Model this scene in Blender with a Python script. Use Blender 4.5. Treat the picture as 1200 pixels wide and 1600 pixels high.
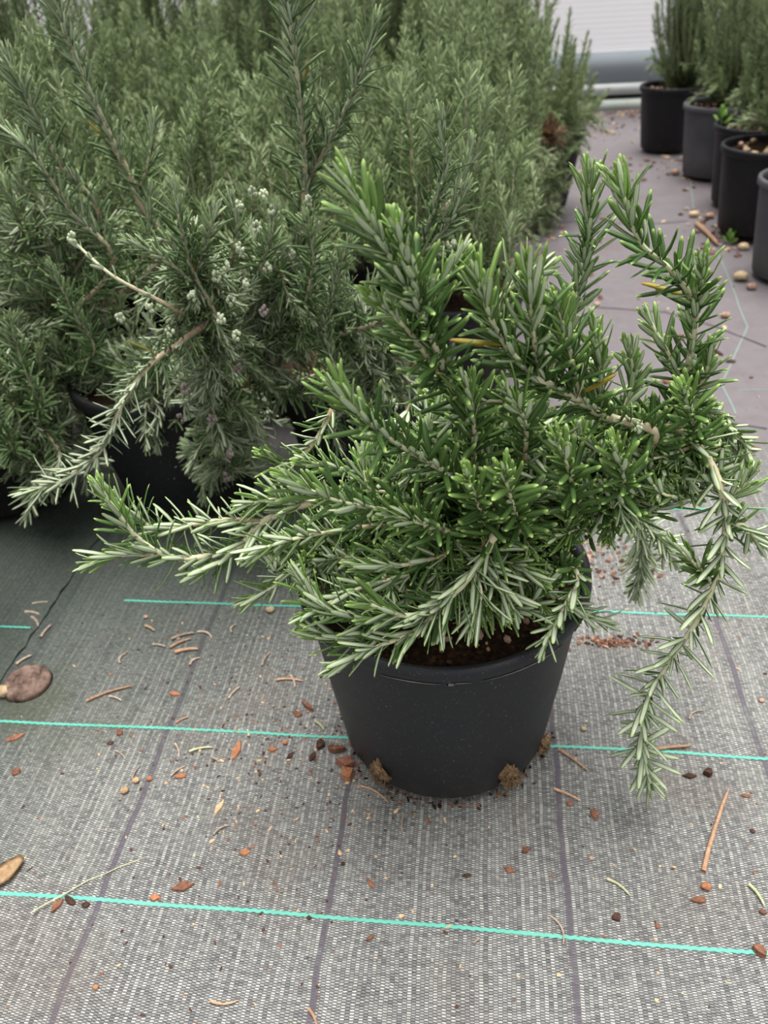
import bpy, bmesh, math, random
import numpy as np
from mathutils import Vector, Matrix, noise
from math import sin, cos, pi, radians, sqrt, atan2, tan

for o in list(bpy.data.objects): bpy.data.objects.remove(o)
scene = bpy.context.scene
col = scene.collection

# ------------------------------------------------------------------ camera
F, H, PITCH, ROLL = 1202.0, 0.63, radians(36.1), radians(-4.0)
cam_d = bpy.data.cameras.new('camera')
cam = bpy.data.objects.new('camera', cam_d); col.objects.link(cam)
MR = Matrix.Rotation(pi/2 - PITCH, 3, 'X') @ Matrix.Rotation(ROLL, 3, 'Z')
cam.matrix_world = Matrix.Translation((0, 0, H)) @ MR.to_4x4()
cam_d.sensor_fit = 'VERTICAL'; cam_d.sensor_height = 36.0; cam_d.sensor_width = 27.0
cam_d.lens = 36.0 * F / 1600.0
cam_d.clip_start = 0.02; cam_d.clip_end = 60
cam_d.dof.use_dof = True
cam_d.dof.focus_distance = 0.54
cam_d.dof.aperture_fstop = 8.8
scene.camera = cam

# ------------------------------------------------------------------ light
world = bpy.data.worlds.new('overcast_sky'); scene.world = world
world.use_nodes = True
wn = world.node_tree; wn.nodes.clear()
w_out = wn.nodes.new('ShaderNodeOutputWorld'); w_bg = wn.nodes.new('ShaderNodeBackground')
w_tc = wn.nodes.new('ShaderNodeTexCoord'); w_sep = wn.nodes.new('ShaderNodeSeparateXYZ')
w_ramp = wn.nodes.new('ShaderNodeValToRGB')
w_ramp.color_ramp.elements[0].position = 0.0; w_ramp.color_ramp.elements[0].color = (0.30, 0.30, 0.31, 1)
w_ramp.color_ramp.elements[1].position = 0.8; w_ramp.color_ramp.elements[1].color = (1.0, 0.99, 0.97, 1)
wn.links.new(w_tc.outputs['Generated'], w_sep.inputs[0]); wn.links.new(w_sep.outputs['Z'], w_ramp.inputs[0])
wn.links.new(w_ramp.outputs[0], w_bg.inputs[0]); wn.links.new(w_bg.outputs[0], w_out.inputs[0])
w_bg.inputs[1].default_value = 0.85
sun_d = bpy.data.lights.new('hazy_sun', 'SUN'); sun = bpy.data.objects.new('hazy_sun', sun_d); col.objects.link(sun)
sun_d.energy = 3.3; sun_d.angle = radians(40); sun_d.color = (1.0, 0.97, 0.93)
sun.rotation_euler = Vector((0.04, 0.14, 1.0)).to_track_quat('Z', 'Y').to_euler()
scene.view_settings.view_transform = 'Standard'; scene.view_settings.look = 'None'
scene.view_settings.gamma = 1.0; scene.view_settings.use_curve_mapping = False
scene.view_settings.exposure = 0.65

# ------------------------------------------------------------------ helpers
def ray(px, py):
    return MR @ Vector(((px-600)/F, (800-py)/F, -1.0))
def onz(px, py, z=0.0):
    d = ray(px, py); return d*((z-H)/d.z) + Vector((0, 0, H))
def ony(px, py, Y):
    d = ray(px, py); return d*(Y/d.y) + Vector((0, 0, H))
def proj(p):
    q = MR.transposed() @ (Vector(p)-Vector((0, 0, H))); return 600+F*q.x/-q.z, 800-F*q.y/-q.z, -q.z
FA = radians(8.1)                 # the cloth is laid turned by this much
def fab(u, v, z=0.0): return Vector((cos(FA)*u + sin(FA)*v, -sin(FA)*u + cos(FA)*v, z))
def unfab(x, y): return cos(FA)*x - sin(FA)*y, sin(FA)*x + cos(FA)*y

def tag(o, label=None, cat=None, group=None, kind=None):
    if label: o['label'] = label
    if cat: o['category'] = cat
    if group: o['group'] = group
    if kind: o['kind'] = kind
    return o
def empty(name, loc, rz=0):
    o = bpy.data.objects.new(name, None); col.objects.link(o); o.location = loc; o.rotation_euler.z = rz
    o.empty_display_size = 0.02
    return o
def link(name, me, parent=None, loc=(0, 0, 0), rot=(0, 0, 0)):
    o = bpy.data.objects.new(name, me); col.objects.link(o); o.parent = parent; o.location = loc; o.rotation_euler = rot
    return o
def bm_obj(name, bm, mat, parent=None, loc=(0, 0, 0), smooth=True, rot=(0, 0, 0)):
    me = bpy.data.meshes.new(name); bm.to_mesh(me); bm.free()
    for m in (mat if isinstance(mat, list) else [mat]): me.materials.append(m)
    if smooth: me.shade_smooth()
    return link(name, me, parent, loc, rot)

def np_mesh(name, V, Q, mats, midx=None, uv=None, age=None, smooth=True, rnd=None):
    """quads only"""
    me = bpy.data.meshes.new(name)
    n, f = len(V), len(Q)
    me.vertices.add(n); me.vertices.foreach_set('co', np.ascontiguousarray(V, dtype=np.float32).ravel())
    me.loops.add(4*f); me.loops.foreach_set('vertex_index', np.ascontiguousarray(Q, dtype=np.int32).ravel())
    me.polygons.add(f)
    me.polygons.foreach_set('loop_start', np.arange(0, 4*f, 4, dtype=np.int32))
    me.polygons.foreach_set('loop_total', np.full(f, 4, dtype=np.int32))
    for m in mats: me.materials.append(m)
    if midx is not None: me.polygons.foreach_set('material_index', np.ascontiguousarray(midx, dtype=np.int32))
    me.update(calc_edges=True)
    if uv is not None:
        l = me.uv_layers.new(name='UVMap'); l.data.foreach_set('uv', np.ascontiguousarray(uv, dtype=np.float32).ravel())
    if age is not None:
        a = me.attributes.new('age', 'FLOAT', 'FACE'); a.data.foreach_set('value', np.ascontiguousarray(age, dtype=np.float32))
    if rnd is not None:
        a = me.attributes.new('rnd', 'FLOAT', 'FACE'); a.data.foreach_set('value', np.ascontiguousarray(rnd, dtype=np.float32))
    if smooth: me.polygons.foreach_set('use_smooth', np.ones(f, dtype=bool))
    me.validate()
    return me

# ------------------------------------------------------------------ materials
class NT:
    def __init__(s, name):
        s.m = bpy.data.materials.new(name); s.m.use_nodes = True; s.t = s.m.node_tree
        s.b = s.t.nodes['Principled BSDF']; s.out = s.t.nodes['Material Output']
    def n(s, typ, **kw):
        x = s.t.nodes.new(typ)
        for k, v in kw.items():
            if k.startswith('i_'):
                key = k[2:]; key = int(key) if key.isdigit() else key
                if hasattr(v, 'links') or hasattr(v, 'is_linked'): s.t.links.new(v, x.inputs[key])
                else: x.inputs[key].default_value = v
            else: setattr(x, k, v)
        return x
    def l(s, a, b): s.t.links.new(a, b)
    def math(s, op, a, b=None, c=None, clamp=False):
        x = s.t.nodes.new('ShaderNodeMath'); x.operation = op; x.use_clamp = clamp
        for i, v in enumerate((a, b, c)):
            if v is None: continue
            if isinstance(v, (int, float)): x.inputs[i].default_value = v
            else: s.l(v, x.inputs[i])
        return x.outputs[0]
    def noise(s, scale, detail=3, vec=None, rough=0.55):
        x = s.n('ShaderNodeTexNoise'); x.inputs['Scale'].default_value = scale; x.inputs['Detail'].default_value = detail
        x.inputs['Roughness'].default_value = rough
        if vec is not None: s.l(vec, x.inputs['Vector'])
        return x.outputs['Fac']
    def ramp(s, fac, stops):
        x = s.n('ShaderNodeValToRGB'); e = x.color_ramp.elements
        while len(e) < len(stops): e.new(0.5)
        for i, (p, c) in enumerate(stops):
            e[i].position = p; e[i].color = (*c, 1) if len(c) == 3 else c
        s.l(fac, x.inputs[0]); return x.outputs[0]
    def mix(s, fac, a, b, mode='MIX'):
        x = s.n('ShaderNodeMix', data_type='RGBA', blend_type=mode)
        for i, v in ((0, fac), (6, a), (7, b)):
            if isinstance(v, (int, float)): x.inputs[i].default_value = v
            elif isinstance(v, tuple): x.inputs[i].default_value = (*v, 1)
            else: s.l(v, x.inputs[i])
        return x.outputs[2]
    def rng(s, v, a, b, c=0.0, d=1.0, smooth=False):
        x = s.n('ShaderNodeMapRange'); x.interpolation_type = 'SMOOTHSTEP' if smooth else 'LINEAR'
        s.l(v, x.inputs[0])
        for i, k in enumerate((a, b, c, d)): x.inputs[i+1].default_value = k
        return x.outputs[0]
    def base(s, c): 
        if isinstance(c, tuple): s.b.inputs['Base Color'].default_value = (*c, 1)
        else: s.l(c, s.b.inputs['Base Color'])
    def rough(s, r, spec=0.5):
        if isinstance(r, (int, float)): s.b.inputs['Roughness'].default_value = r
        else: s.l(r, s.b.inputs['Roughness'])
        s.b.inputs['Specular IOR Level'].default_value = spec
    def bump(s, h, strength=0.5, dist=0.001):
        x = s.n('ShaderNodeBump'); x.inputs['Strength'].default_value = strength; x.inputs['Distance'].default_value = dist
        s.l(h, x.inputs['Height']); s.l(x.outputs[0], s.b.inputs['Normal'])
    def obj(s):
        return s.n('ShaderNodeTexCoord').outputs['Object']
    def translucent(s, colr, fac):
        tr = s.n('ShaderNodeBsdfTranslucent'); mx = s.n('ShaderNodeMixShader'); mx.inputs[0].default_value = fac
        if isinstance(colr, tuple): tr.inputs[0].default_value = (*colr, 1)
        else: s.l(colr, tr.inputs[0])
        s.l(s.b.outputs[0], mx.inputs[1]); s.l(tr.outputs[0], mx.inputs[2]); s.l(mx.outputs[0], s.out.inputs[0])

def leaf_mats(tag_, dark, mid, young, under, edge, tip):
    res = []
    for side in ('top', 'under'):
        t = NT('leaf_%s_%s' % (side, tag_))
        uvn = t.n('ShaderNodeTexCoord').outputs['UV']; sp = t.n('ShaderNodeSeparateXYZ', i_0=uvn)
        u, v = sp.outputs[0], sp.outputs[1]
        oi = t.n('ShaderNodeObjectInfo').outputs['Random']
        rn = t.n('ShaderNodeAttribute', attribute_name='rnd').outputs['Fac']
        age = t.n('ShaderNodeAttribute', attribute_name='age').outputs['Fac']
        r = t.math('FRACT', t.math('ADD', oi, rn))
        body = t.mix(r, dark, mid)
        body = t.mix(t.math('MULTIPLY', age, 0.8), body, young)
        if side == 'top':
            c = t.mix(t.rng(v, 0.86, 1.0), body, tip)
            cen = t.math('ABSOLUTE', t.math('SUBTRACT', u, 0.5))
            groove = t.rng(cen, 0.0, 0.07, 1.0, 0.0)
            c = t.mix(t.math('MULTIPLY', groove, 0.35), c, young)
            spk = t.noise(900, 2, t.obj())
            c = t.mix(t.rng(spk, 0.55, 0.75, 0, 0.22), c, tip)
            t.base(c); t.rough(0.45, 0.32)
            t.bump(t.noise(700, 2, t.obj()), 0.35, 0.0004)
            t.translucent(t.mix(0.5, c, tip), 0.12)
        else:
            cen = t.math('ABSOLUTE', t.math('SUBTRACT', u, 0.5))
            c = t.mix(t.rng(cen, 0.27, 0.4), under, edge)
            c = t.mix(t.rng(cen, 0.0, 0.05, 0.45, 0.0), c, edge)
            c = t.mix(t.rng(v, 0.88, 1.0), c, tip)
            c = t.mix(t.math('MULTIPLY', r, 0.15), c, body)
            t.base(c); t.rough(0.7, 0.25)
            t.translucent(c, 0.22)
        res.append(t.m)
    return res
LM = leaf_mats('fresh', (0.032, 0.085, 0.018), (0.088, 0.175, 0.044), (0.30, 0.47, 0.12), (0.70, 0.76, 0.58), (0.20, 0.36, 0.09), (0.46, 0.64, 0.20))
LG = leaf_mats('grey', (0.042, 0.095, 0.030), (0.145, 0.230, 0.090), (0.38, 0.50, 0.24), (0.62, 0.67, 0.52), (0.25, 0.37, 0.16), (0.44, 0.56, 0.27))
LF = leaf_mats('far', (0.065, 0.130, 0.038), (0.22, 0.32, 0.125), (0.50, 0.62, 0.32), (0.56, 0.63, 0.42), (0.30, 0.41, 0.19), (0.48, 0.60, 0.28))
LY = leaf_mats('yellow', (0.30, 0.26, 0.03), (0.40, 0.30, 0.04), (0.5, 0.4, 0.08), (0.5, 0.42, 0.15), (0.3, 0.2, 0.03), (0.35, 0.15, 0.03))
LD = leaf_mats('dead', (0.16, 0.085, 0.05), (0.26, 0.15, 0.09), (0.3, 0.2, 0.1), (0.3, 0.22, 0.15), (0.2, 0.12, 0.07), (0.2, 0.1, 0.05))

def stem_mat(name, c0, c1, c2):
    t = NT(name)
    v = t.n('ShaderNodeSeparateXYZ', i_0=t.n('ShaderNodeTexCoord').outputs['UV']).outputs[1]
    nz = t.noise(260, 3, t.obj())
    vv = t.math('ADD', v, t.math('MULTIPLY', t.math('SUBTRACT', nz, 0.5), 0.4))
    t.base(t.ramp(vv, [(0.0, c0), (0.35, c1), (1.0, c2)])); t.rough(0.75, 0.25)
    t.bump(nz, 0.5, 0.001); return t.m
M_STEM = stem_mat('rosemary_stem', (0.34, 0.25, 0.15), (0.76, 0.68, 0.47), (0.66, 0.70, 0.46))
M_STEMG = stem_mat('rosemary_stem_pale_brown', (0.18, 0.12, 0.08), (0.60, 0.51, 0.36), (0.58, 0.60, 0.42))

def pot_mat(name, c, dust, rough=0.45):
    t = NT(name); ob = t.obj()
    a = t.noise(9, 4, ob); b = t.noise(900, 1, ob)
    c_ = t.mix(t.rng(a, 0.4, 0.75, 0, 0.6), c, dust)
    z = t.n('ShaderNodeSeparateXYZ', i_0=ob).outputs[2]
    low = t.math('MULTIPLY', t.rng(z, 0.0, 0.035, 1, 0), t.rng(t.noise(60, 4, ob), 0.42, 0.65))
    c_ = t.mix(t.math('MULTIPLY', low, 0.35), c_, (0.10, 0.075, 0.05))
    c_ = t.mix(t.rng(b, 0.735, 0.76), c_, (0.35, 0.33, 0.30))
    t.base(c_); t.rough(t.rng(a, 0.3, 0.8, rough-0.06, rough+0.12), 0.3)
    t.bump(t.noise(220, 3, ob), 0.08, 0.001); return t.m
M_POT = pot_mat('charcoal_pot_plastic', (0.017, 0.018, 0.022), (0.026, 0.027, 0.030), 0.5)
M_POTD = pot_mat('black_pot_plastic', (0.010, 0.010, 0.013), (0.017, 0.017, 0.020), 0.55)
M_POTG = pot_mat('weathered_pot_plastic', (0.070, 0.070, 0.080), (0.17, 0.165, 0.175), 0.7)
t = NT('pot_scuffed_edge'); t.base(t.mix(t.noise(150, 3, t.obj()), (0.05, 0.05, 0.055), (0.32, 0.30, 0.29))); t.rough(0.6); M_SCUFF = t.m

t = NT('potting_soil'); ob = t.obj(); nz = t.noise(220, 5, ob)
c = t.ramp(nz, [(0.3, (0.008, 0.005, 0.003)), (0.55, (0.035, 0.018, 0.010)), (0.75, (0.12, 0.06, 0.03))])
t.base(c); t.rough(0.95, 0.15); t.bump(t.noise(400, 5, ob), 1.0, 0.004); M_SOIL = t.m
def bits(name, a, b, sc=300, r=0.85):
    t = NT(name); ob = t.obj(); oi = t.n('ShaderNodeObjectInfo').outputs['Random']
    c = t.mix(t.rng(t.noise(sc, 4, ob), 0.3, 0.7), a, b)
    hs = t.n('ShaderNodeHueSaturation'); t.l(c, hs.inputs['Color']); t.l(t.rng(oi, 0, 1, 0.75, 1.25), hs.inputs['Value'])
    t.base(hs.outputs[0]); t.rough(r, 0.25); t.bump(t.noise(sc*2, 4, ob), 0.6, 0.001); return t.m
M_BARK = bits('reddish_bark', (0.11, 0.050, 0.032), (0.28, 0.130, 0.080))
M_BARKO = bits('orange_bark', (0.32, 0.12, 0.055), (0.52, 0.24, 0.13))
M_BARKD = bits('dark_bark', (0.030, 0.016, 0.012), (0.11, 0.055, 0.04))
M_TAN = bits('tan_wood', (0.42, 0.27, 0.14), (0.62, 0.45, 0.28))
M_NEEDLE = bits('dry_needle', (0.30, 0.22, 0.17), (0.52, 0.42, 0.34))
M_NEEDLEG = bits('pale_green_needle', (0.40, 0.42, 0.22), (0.60, 0.58, 0.38))
M_TWIG = bits('pinkish_twig', (0.36, 0.20, 0.12), (0.55, 0.36, 0.24))
M_STONE = bits('pink_gravel', (0.30, 0.17, 0.12), (0.58, 0.40, 0.30), 120)
M_STONEY = bits('yellow_gravel', (0.42, 0.30, 0.16), (0.72, 0.58, 0.40), 120)
M_ROOT = bits('root_fibre', (0.040, 0.022, 0.012), (0.40, 0.26, 0.14), 600)
M_BUD = bits('flower_bud', (0.34, 0.40, 0.25), (0.56, 0.61, 0.45), 400)
M_DRYFL = bits('withered_flower', (0.14, 0.10, 0.10), (0.34, 0.27, 0.28), 500)
M_DISC = bits('root_disc', (0.035, 0.020, 0.016), (0.22, 0.15, 0.12), 90)
M_WEED = bits('weed_green', (0.14, 0.28, 0.05), (0.26, 0.42, 0.11))
M_FOLD_SHADE = bits('cloth_fold_shade', (0.055, 0.05, 0.055), (0.11, 0.10, 0.11), 60)
t = NT('dusty_thread'); t.base((0.20, 0.30, 0.27)); t.rough(0.8); M_TEALD = t.m
M_HOSE = bits('black_drip_hose', (0.02, 0.02, 0.025), (0.05, 0.05, 0.055), 60)

# woven ground cloth: object coordinates are metres along the weave
CU, CV = 0.0034, 0.00098
t = NT('woven_ground_cloth'); ob = t.obj(); sp = t.n('ShaderNodeSeparateXYZ', i_0=ob); U_, V_ = sp.outputs[0], sp.outputs[1]
wob = t.math('MULTIPLY', t.math('SUBTRACT', t.noise(14, 2, ob), 0.5), 0.007)
uu = t.math('ADD', U_, wob); vv = t.math('ADD', V_, t.math('MULTIPLY', t.math('SUBTRACT', t.noise(16, 2, ob), 0.5), 0.010))
s1 = t.math('SINE', t.math('MULTIPLY', uu, pi/CU)); s2 = t.math('SINE', t.math('MULTIPLY', vv, pi/CV))
s = t.math('MULTIPLY', s1, s2)
lightf = t.rng(s, -0.05, 0.42, smooth=True)
odd = t.math('ABSOLUTE', t.math('MODULO', t.math('FLOOR', t.math('DIVIDE', uu, CU)), 2.0))
cells = t.n('ShaderNodeCombineXYZ', i_0=t.math('FLOOR', t.math('DIVIDE', uu, CU)), i_1=t.math('FLOOR', t.math('DIVIDE', vv, 0.00196)))
wn_ = t.n('ShaderNodeTexWhiteNoise', noise_dimensions='2D'); t.l(cells.outputs[0], wn_.inputs['Vector'])
colc = t.n('ShaderNodeTexWhiteNoise', noise_dimensions='1D'); t.l(t.math('FLOOR', t.math('DIVIDE', uu, CU)), colc.inputs['W'])
thick = t.math('ADD', t.math('MULTIPLY', wn_.outputs['Value'], 0.72), t.math('MULTIPLY', colc.outputs['Value'], 0.28))
lc = t.mix(t.math('MULTIPLY', thick, t.rng(odd, 0, 1, 0.65, 1.2)), (0.19, 0.20, 0.19), (0.74, 0.78, 0.66))
dc = t.mix(thick, (0.060, 0.058, 0.068), (0.185, 0.175, 0.190))
cloth = t.mix(lightf, dc, lc)
# older, shinier purplish cloth further down the aisle
big = t.noise(2.3, 4, ob)
far = t.rng(t.math('ADD', V_, t.math('MULTIPLY', t.math('SUBTRACT', big, 0.5), 0.22)), 0.93, 1.12, smooth=True)
cloth = t.mix(far, cloth, t.mix(t.noise(40, 3, ob), (0.17, 0.15, 0.162), (0.25, 0.225, 0.24)))
# mauve warp bands every 19.5 cm
pu = t.math('SUBTRACT', t.math('ABSOLUTE', t.math('SUBTRACT', t.math('FRACT', t.math('DIVIDE', t.math('ADD', uu, 0.113), 0.195)), 0.5)), 0.0)
band = t.math('MULTIPLY', t.rng(pu, 0.484, 0.489), t.rng(t.noise(35, 4, ob), 0.3, 0.5, 0.35, 0.85))
band = t.math('MULTIPLY', band, t.rng(far, 0, 1, 1, 0.1))
cloth = t.mix(band, cloth, (0.105, 0.088, 0.115))
# moss, painted-in green shade, silt and reddish dust
xm = t.math('SUBTRACT', U_, -0.47); ym = t.math('SUBTRACT', V_, 0.50)
md = t.math('SQRT', t.math('ADD', t.math('MULTIPLY', xm, xm), t.math('MULTIPLY', t.math('MULTIPLY', ym, ym), 4.0)))
moss = t.math('MULTIPLY', t.rng(md, 0.0, 0.17, 1, 0), t.rng(t.noise(14, 4, ob), 0.4, 0.6))
cloth = t.mix(t.math('MULTIPLY', moss, 0.6), cloth, (0.09, 0.10, 0.035))
green_shade = t.math('ADD', t.math('SUBTRACT', V_, U_), t.math('MULTIPLY', t.math('SUBTRACT', t.noise(5, 4, ob), 0.5), 0.35))
green = t.math('MULTIPLY', t.rng(green_shade, 0.68, 1.14), t.rng(far, 0, 1, 1, 0.0))
cloth = t.mix(t.math('MULTIPLY', green, 0.78), cloth, (0.036, 0.060, 0.044))  # greener cloth, with the shade by the left plants painted into its colour
dirt = t.rng(t.noise(7, 5, ob), 0.52, 0.72)
cloth = t.mix(t.math('MULTIPLY', dirt, 0.38), cloth, (0.16, 0.115, 0.09))
dust = t.rng(t.noise(5, 4, t.math('ADD', 3.0, 0.0) if False else ob, 0.6), 0.5, 0.7)
cloth = t.mix(t.math('MULTIPLY', t.rng(t.noise(160, 3, ob), 0.62, 0.72), t.rng(t.noise(11, 3, ob), 0.45, 0.6, 0.1, 0.75)), cloth, (0.12, 0.065, 0.045))
cloth = t.mix(1.0, cloth, (0.72, 0.715, 0.72), 'MULTIPLY')
t.base(cloth); t.rough(0.62, 0.35)
t.bump(t.math('ADD', t.math('MULTIPLY', s, t.rng(far, 0, 1, 0.5, 0.05)), t.noise(60, 4, ob)), 0.35, 0.0012)
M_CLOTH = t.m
t = NT('teal_marker_thread'); t.base(t.mix(t.noise(60, 4, t.obj()), (0.05, 0.33, 0.25), (0.13, 0.50, 0.39))); t.rough(0.5); M_TEAL = t.m
t = NT('white_wall_panel'); t.base((0.93, 0.91, 0.94)); t.rough(0.4); t.translucent((0.97, 0.95, 0.98), 0.55); M_WALL = t.m
t = NT('blue_grey_sheet'); t.base(t.mix(t.noise(3, 4, t.obj()), (0.215, 0.245, 0.275), (0.27, 0.30, 0.33))); t.rough(0.85, 0.2); M_BEAM = t.m
t = NT('galvanised_pipe'); t.base(t.mix(t.noise(8, 4, t.obj()), (0.42, 0.44, 0.44), (0.6, 0.62, 0.62))); t.rough(0.45); t.b.inputs['Metallic'].default_value = 0.4; M_PIPE = t.m
t = NT('mossy_ledge'); t.base(t.mix(t.noise(12, 4, t.obj()), (0.26, 0.30, 0.26), (0.42, 0.45, 0.42))); t.rough(0.8); M_LEDGE = t.m
t = NT('black_gap'); t.base((0.02, 0.02, 0.02)); t.rough(0.8); M_GAP = t.m

# ------------------------------------------------------------------ floor
def hfun(u, v):
    """height of the laid cloth, never above zero"""
    z = 0.0016*math.sin(7*u+2.2*math.sin(5*v)) + 0.0014*math.sin(9*v+1.7*math.sin(6*u+1))
    z += 0.0010*noise.noise(Vector((u*14, v*14, 3.1))) + 0.0016*noise.noise(Vector((u*5, v*5, 9.0)))
    far_ = min(1.0, max(0.0, (v-0.9)/0.5))
    z += far_*0.006*noise.noise(Vector((u*2.5, v*4.0, 5.5)))
    # soft crease ridges in front of the pots
    z += 0.0022*math.exp(-((v-0.335-0.05*u)/0.012)**2)*max(0, min(1, (0.1-u)*6))
    return z - 0.0065 - 0.004*far_
def fz(x, y):
    u, v = unfab(x, y); return hfun(u, v)
def axis(a, b, fa, fb, fine, coarse):
    r = []; x = a
    while x < b:
        r.append(x); x += fine if fa <= x < fb else coarse
    r.append(b); return r
us = axis(-3.2, 3.6, -0.55, 0.55, 0.009, 0.07); vs = axis(-0.6, 3.95, 0.12, 1.0, 0.007, 0.045)
V = np.array([(u, v, hfun(u, v)) for v in vs for u in us]); nu = len(us); nv = len(vs)
i, j = np.meshgrid(np.arange(nu-1), np.arange(nv-1)); a = (j*nu+i).ravel()
Q = np.stack([a, a+1, a+nu+1, a+nu], 1)
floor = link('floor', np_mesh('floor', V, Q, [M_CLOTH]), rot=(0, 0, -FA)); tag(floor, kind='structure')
def ribbon(name, pts, w, mat, parent, lift=0.0006, zig=0.0, step=0.0035, local=True):
    """flat woven strip following the cloth; pts are (u, v)"""
    V = []; k = 0
    for (u0, v0), (u1, v1) in zip(pts, pts[1:]):
        L = math.hypot(u1-u0, v1-v0); n = max(1, int(L/step)); nx, ny = -(v1-v0)/L, (u1-u0)/L
        for q in range(n+1):
            f = q/n; u = u0+(u1-u0)*f; v = v0+(v1-v0)*f
            o = zig*(1 if k % 2 else -1) + 0.0012*noise.noise(Vector((u*9, v*9, 1))); k += 1
            for s_ in (-1, 1):
                uu_ = u+nx*(o+s_*w/2); vv_ = v+ny*(o+s_*w/2)
                V.append((uu_, vv_, hfun(uu_, vv_)+lift))
    n = len(V)//2; a = np.arange(n-1)*2; Q = np.stack([a, a+1, a+3, a+2], 1)
    return link(name, np_mesh(name, np.array(V), Q, [mat]), parent)
for v_ in (0.302, 0.481, 0.671, 0.878, 1.06, 1.237):
    pts = [(-1.6 if v_ < 0.6 else -0.30-0.13 if v_ < 0.7 else -0.2, v_), (1.5, v_)] if v_ < 1 else [(0.45, v_), (1.2, v_)]
    o = ribbon('marker_thread', pts, 0.0030 if v_ < 1 else 0.002, M_TEAL if v_ < 1 else M_TEALD, floor, zig=0.00045 if v_ < 0.8 else 0)
    if v_ > 1: o['label'] = 'faint teal thread on the dusty cloth down the aisle'
# second sheet of cloth tucked under the left pots, its own teal thread
V = [];
e0 = unfab(*onz(112, 895).xy); e1 = unfab(*onz(-15, 1075).xy)
V = []
for q in range(41):
    f = q/40; f2 = f*1.9-0.45
    eu = e0[0]+(e1[0]-e0[0])*f2; ev = e0[1]+(e1[1]-e0[1])*f2
    for r_ in range(9):
        uu_ = eu-0.012*0-r_*0.11+0.004*noise.noise(Vector((q*.5, 0, 0))); V.append((uu_, ev, hfun(uu_, ev)+0.0018+(0.003 if r_ == 0 else 0)*abs(noise.noise(Vector((q*.35, 2, 0))))*2))
V = np.array(V); i, j = np.meshgrid(np.arange(8), np.arange(40)); a = (j*9+i).ravel()
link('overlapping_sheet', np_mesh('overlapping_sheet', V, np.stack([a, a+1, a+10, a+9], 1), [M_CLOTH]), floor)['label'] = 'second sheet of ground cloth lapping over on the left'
ribbon('marker_thread', [(-1.4, 0.612), (unfab(*onz(48, 972).xy)[0], 0.617)], 0.003, M_TEAL, floor, lift=0.0032, zig=0.0004)
# teal strand running away beside the right pots
ribbon('marker_thread', [unfab(*onz(x, y).xy) for x, y in ((1150, 640), (1130, 590), (1170, 500), (1120, 380), (1085, 320), (1078, 260))], 0.002, M_TEALD, floor)
# flat dark strips painting in the shade of cloth folds across the aisle
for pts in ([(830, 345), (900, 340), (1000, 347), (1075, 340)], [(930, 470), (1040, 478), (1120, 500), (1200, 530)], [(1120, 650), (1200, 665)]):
    ribbon('fold_shade_strip', [unfab(*onz(x, y).xy) for x, y in pts], 0.004, M_FOLD_SHADE, floor, lift=0.0012, step=0.02)

# ------------------------------------------------------------------ far wall
wallroot = empty('wall_back', fab(0, 3.99, 0), -FA); tag(wallroot, kind='structure')
prof = []
z = 0.215; k = 0
while z < 1.30:
    prof += [(0.0, z), (-0.007, z+0.010)]; z += 0.020
V = np.array([(x, y, z) for (y, z) in prof for x in (-3.4, 3.6)]); n = len(prof); a = np.arange(n-1)*2
o = link('ribbed_panel', np_mesh('ribbed_panel', V, np.stack([a, a+1, a+3, a+2], 1), [M_WALL], smooth=False), wallroot)
def boxm(x0, x1, y0, y1, z0, z1, bev=0.004):
    bm = bmesh.new(); bmesh.ops.create_cube(bm, size=1)
    for v in bm.verts: v.co = ((x0+x1)/2+v.co.x*(x1-x0), (y0+y1)/2+v.co.y*(y1-y0), (z0+z1)/2+v.co.z*(z1-z0))
    if bev: bmesh.ops.bevel(bm, geom=bm.edges[:], offset=bev, segments=2, affect='EDGES')
    return bm
bm_obj('skirting_sheet', boxm(-3.4, 3.6, -0.02, 0.03, 0.095, 0.215), M_BEAM, wallroot)
bm = bmesh.new()
bmesh.ops.create_cone(bm, segments=20, radius1=0.024, radius2=0.024, depth=7.0, cap_ends=True, matrix=Matrix.Translation((0.1, -0.035, 0.072)) @ Matrix.Rotation(pi/2, 4, 'Y'))
bm_obj('pipe', bm, M_PIPE, wallroot)
bm_obj('shadow_gap', boxm(-3.4, 3.6, 0.0, 0.03, 0.03, 0.095), M_GAP, wallroot)
bm_obj('ledge', boxm(-3.4, 3.6, -0.075, 0.03, -0.02, 0.033), M_LEDGE, wallroot)

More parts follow.
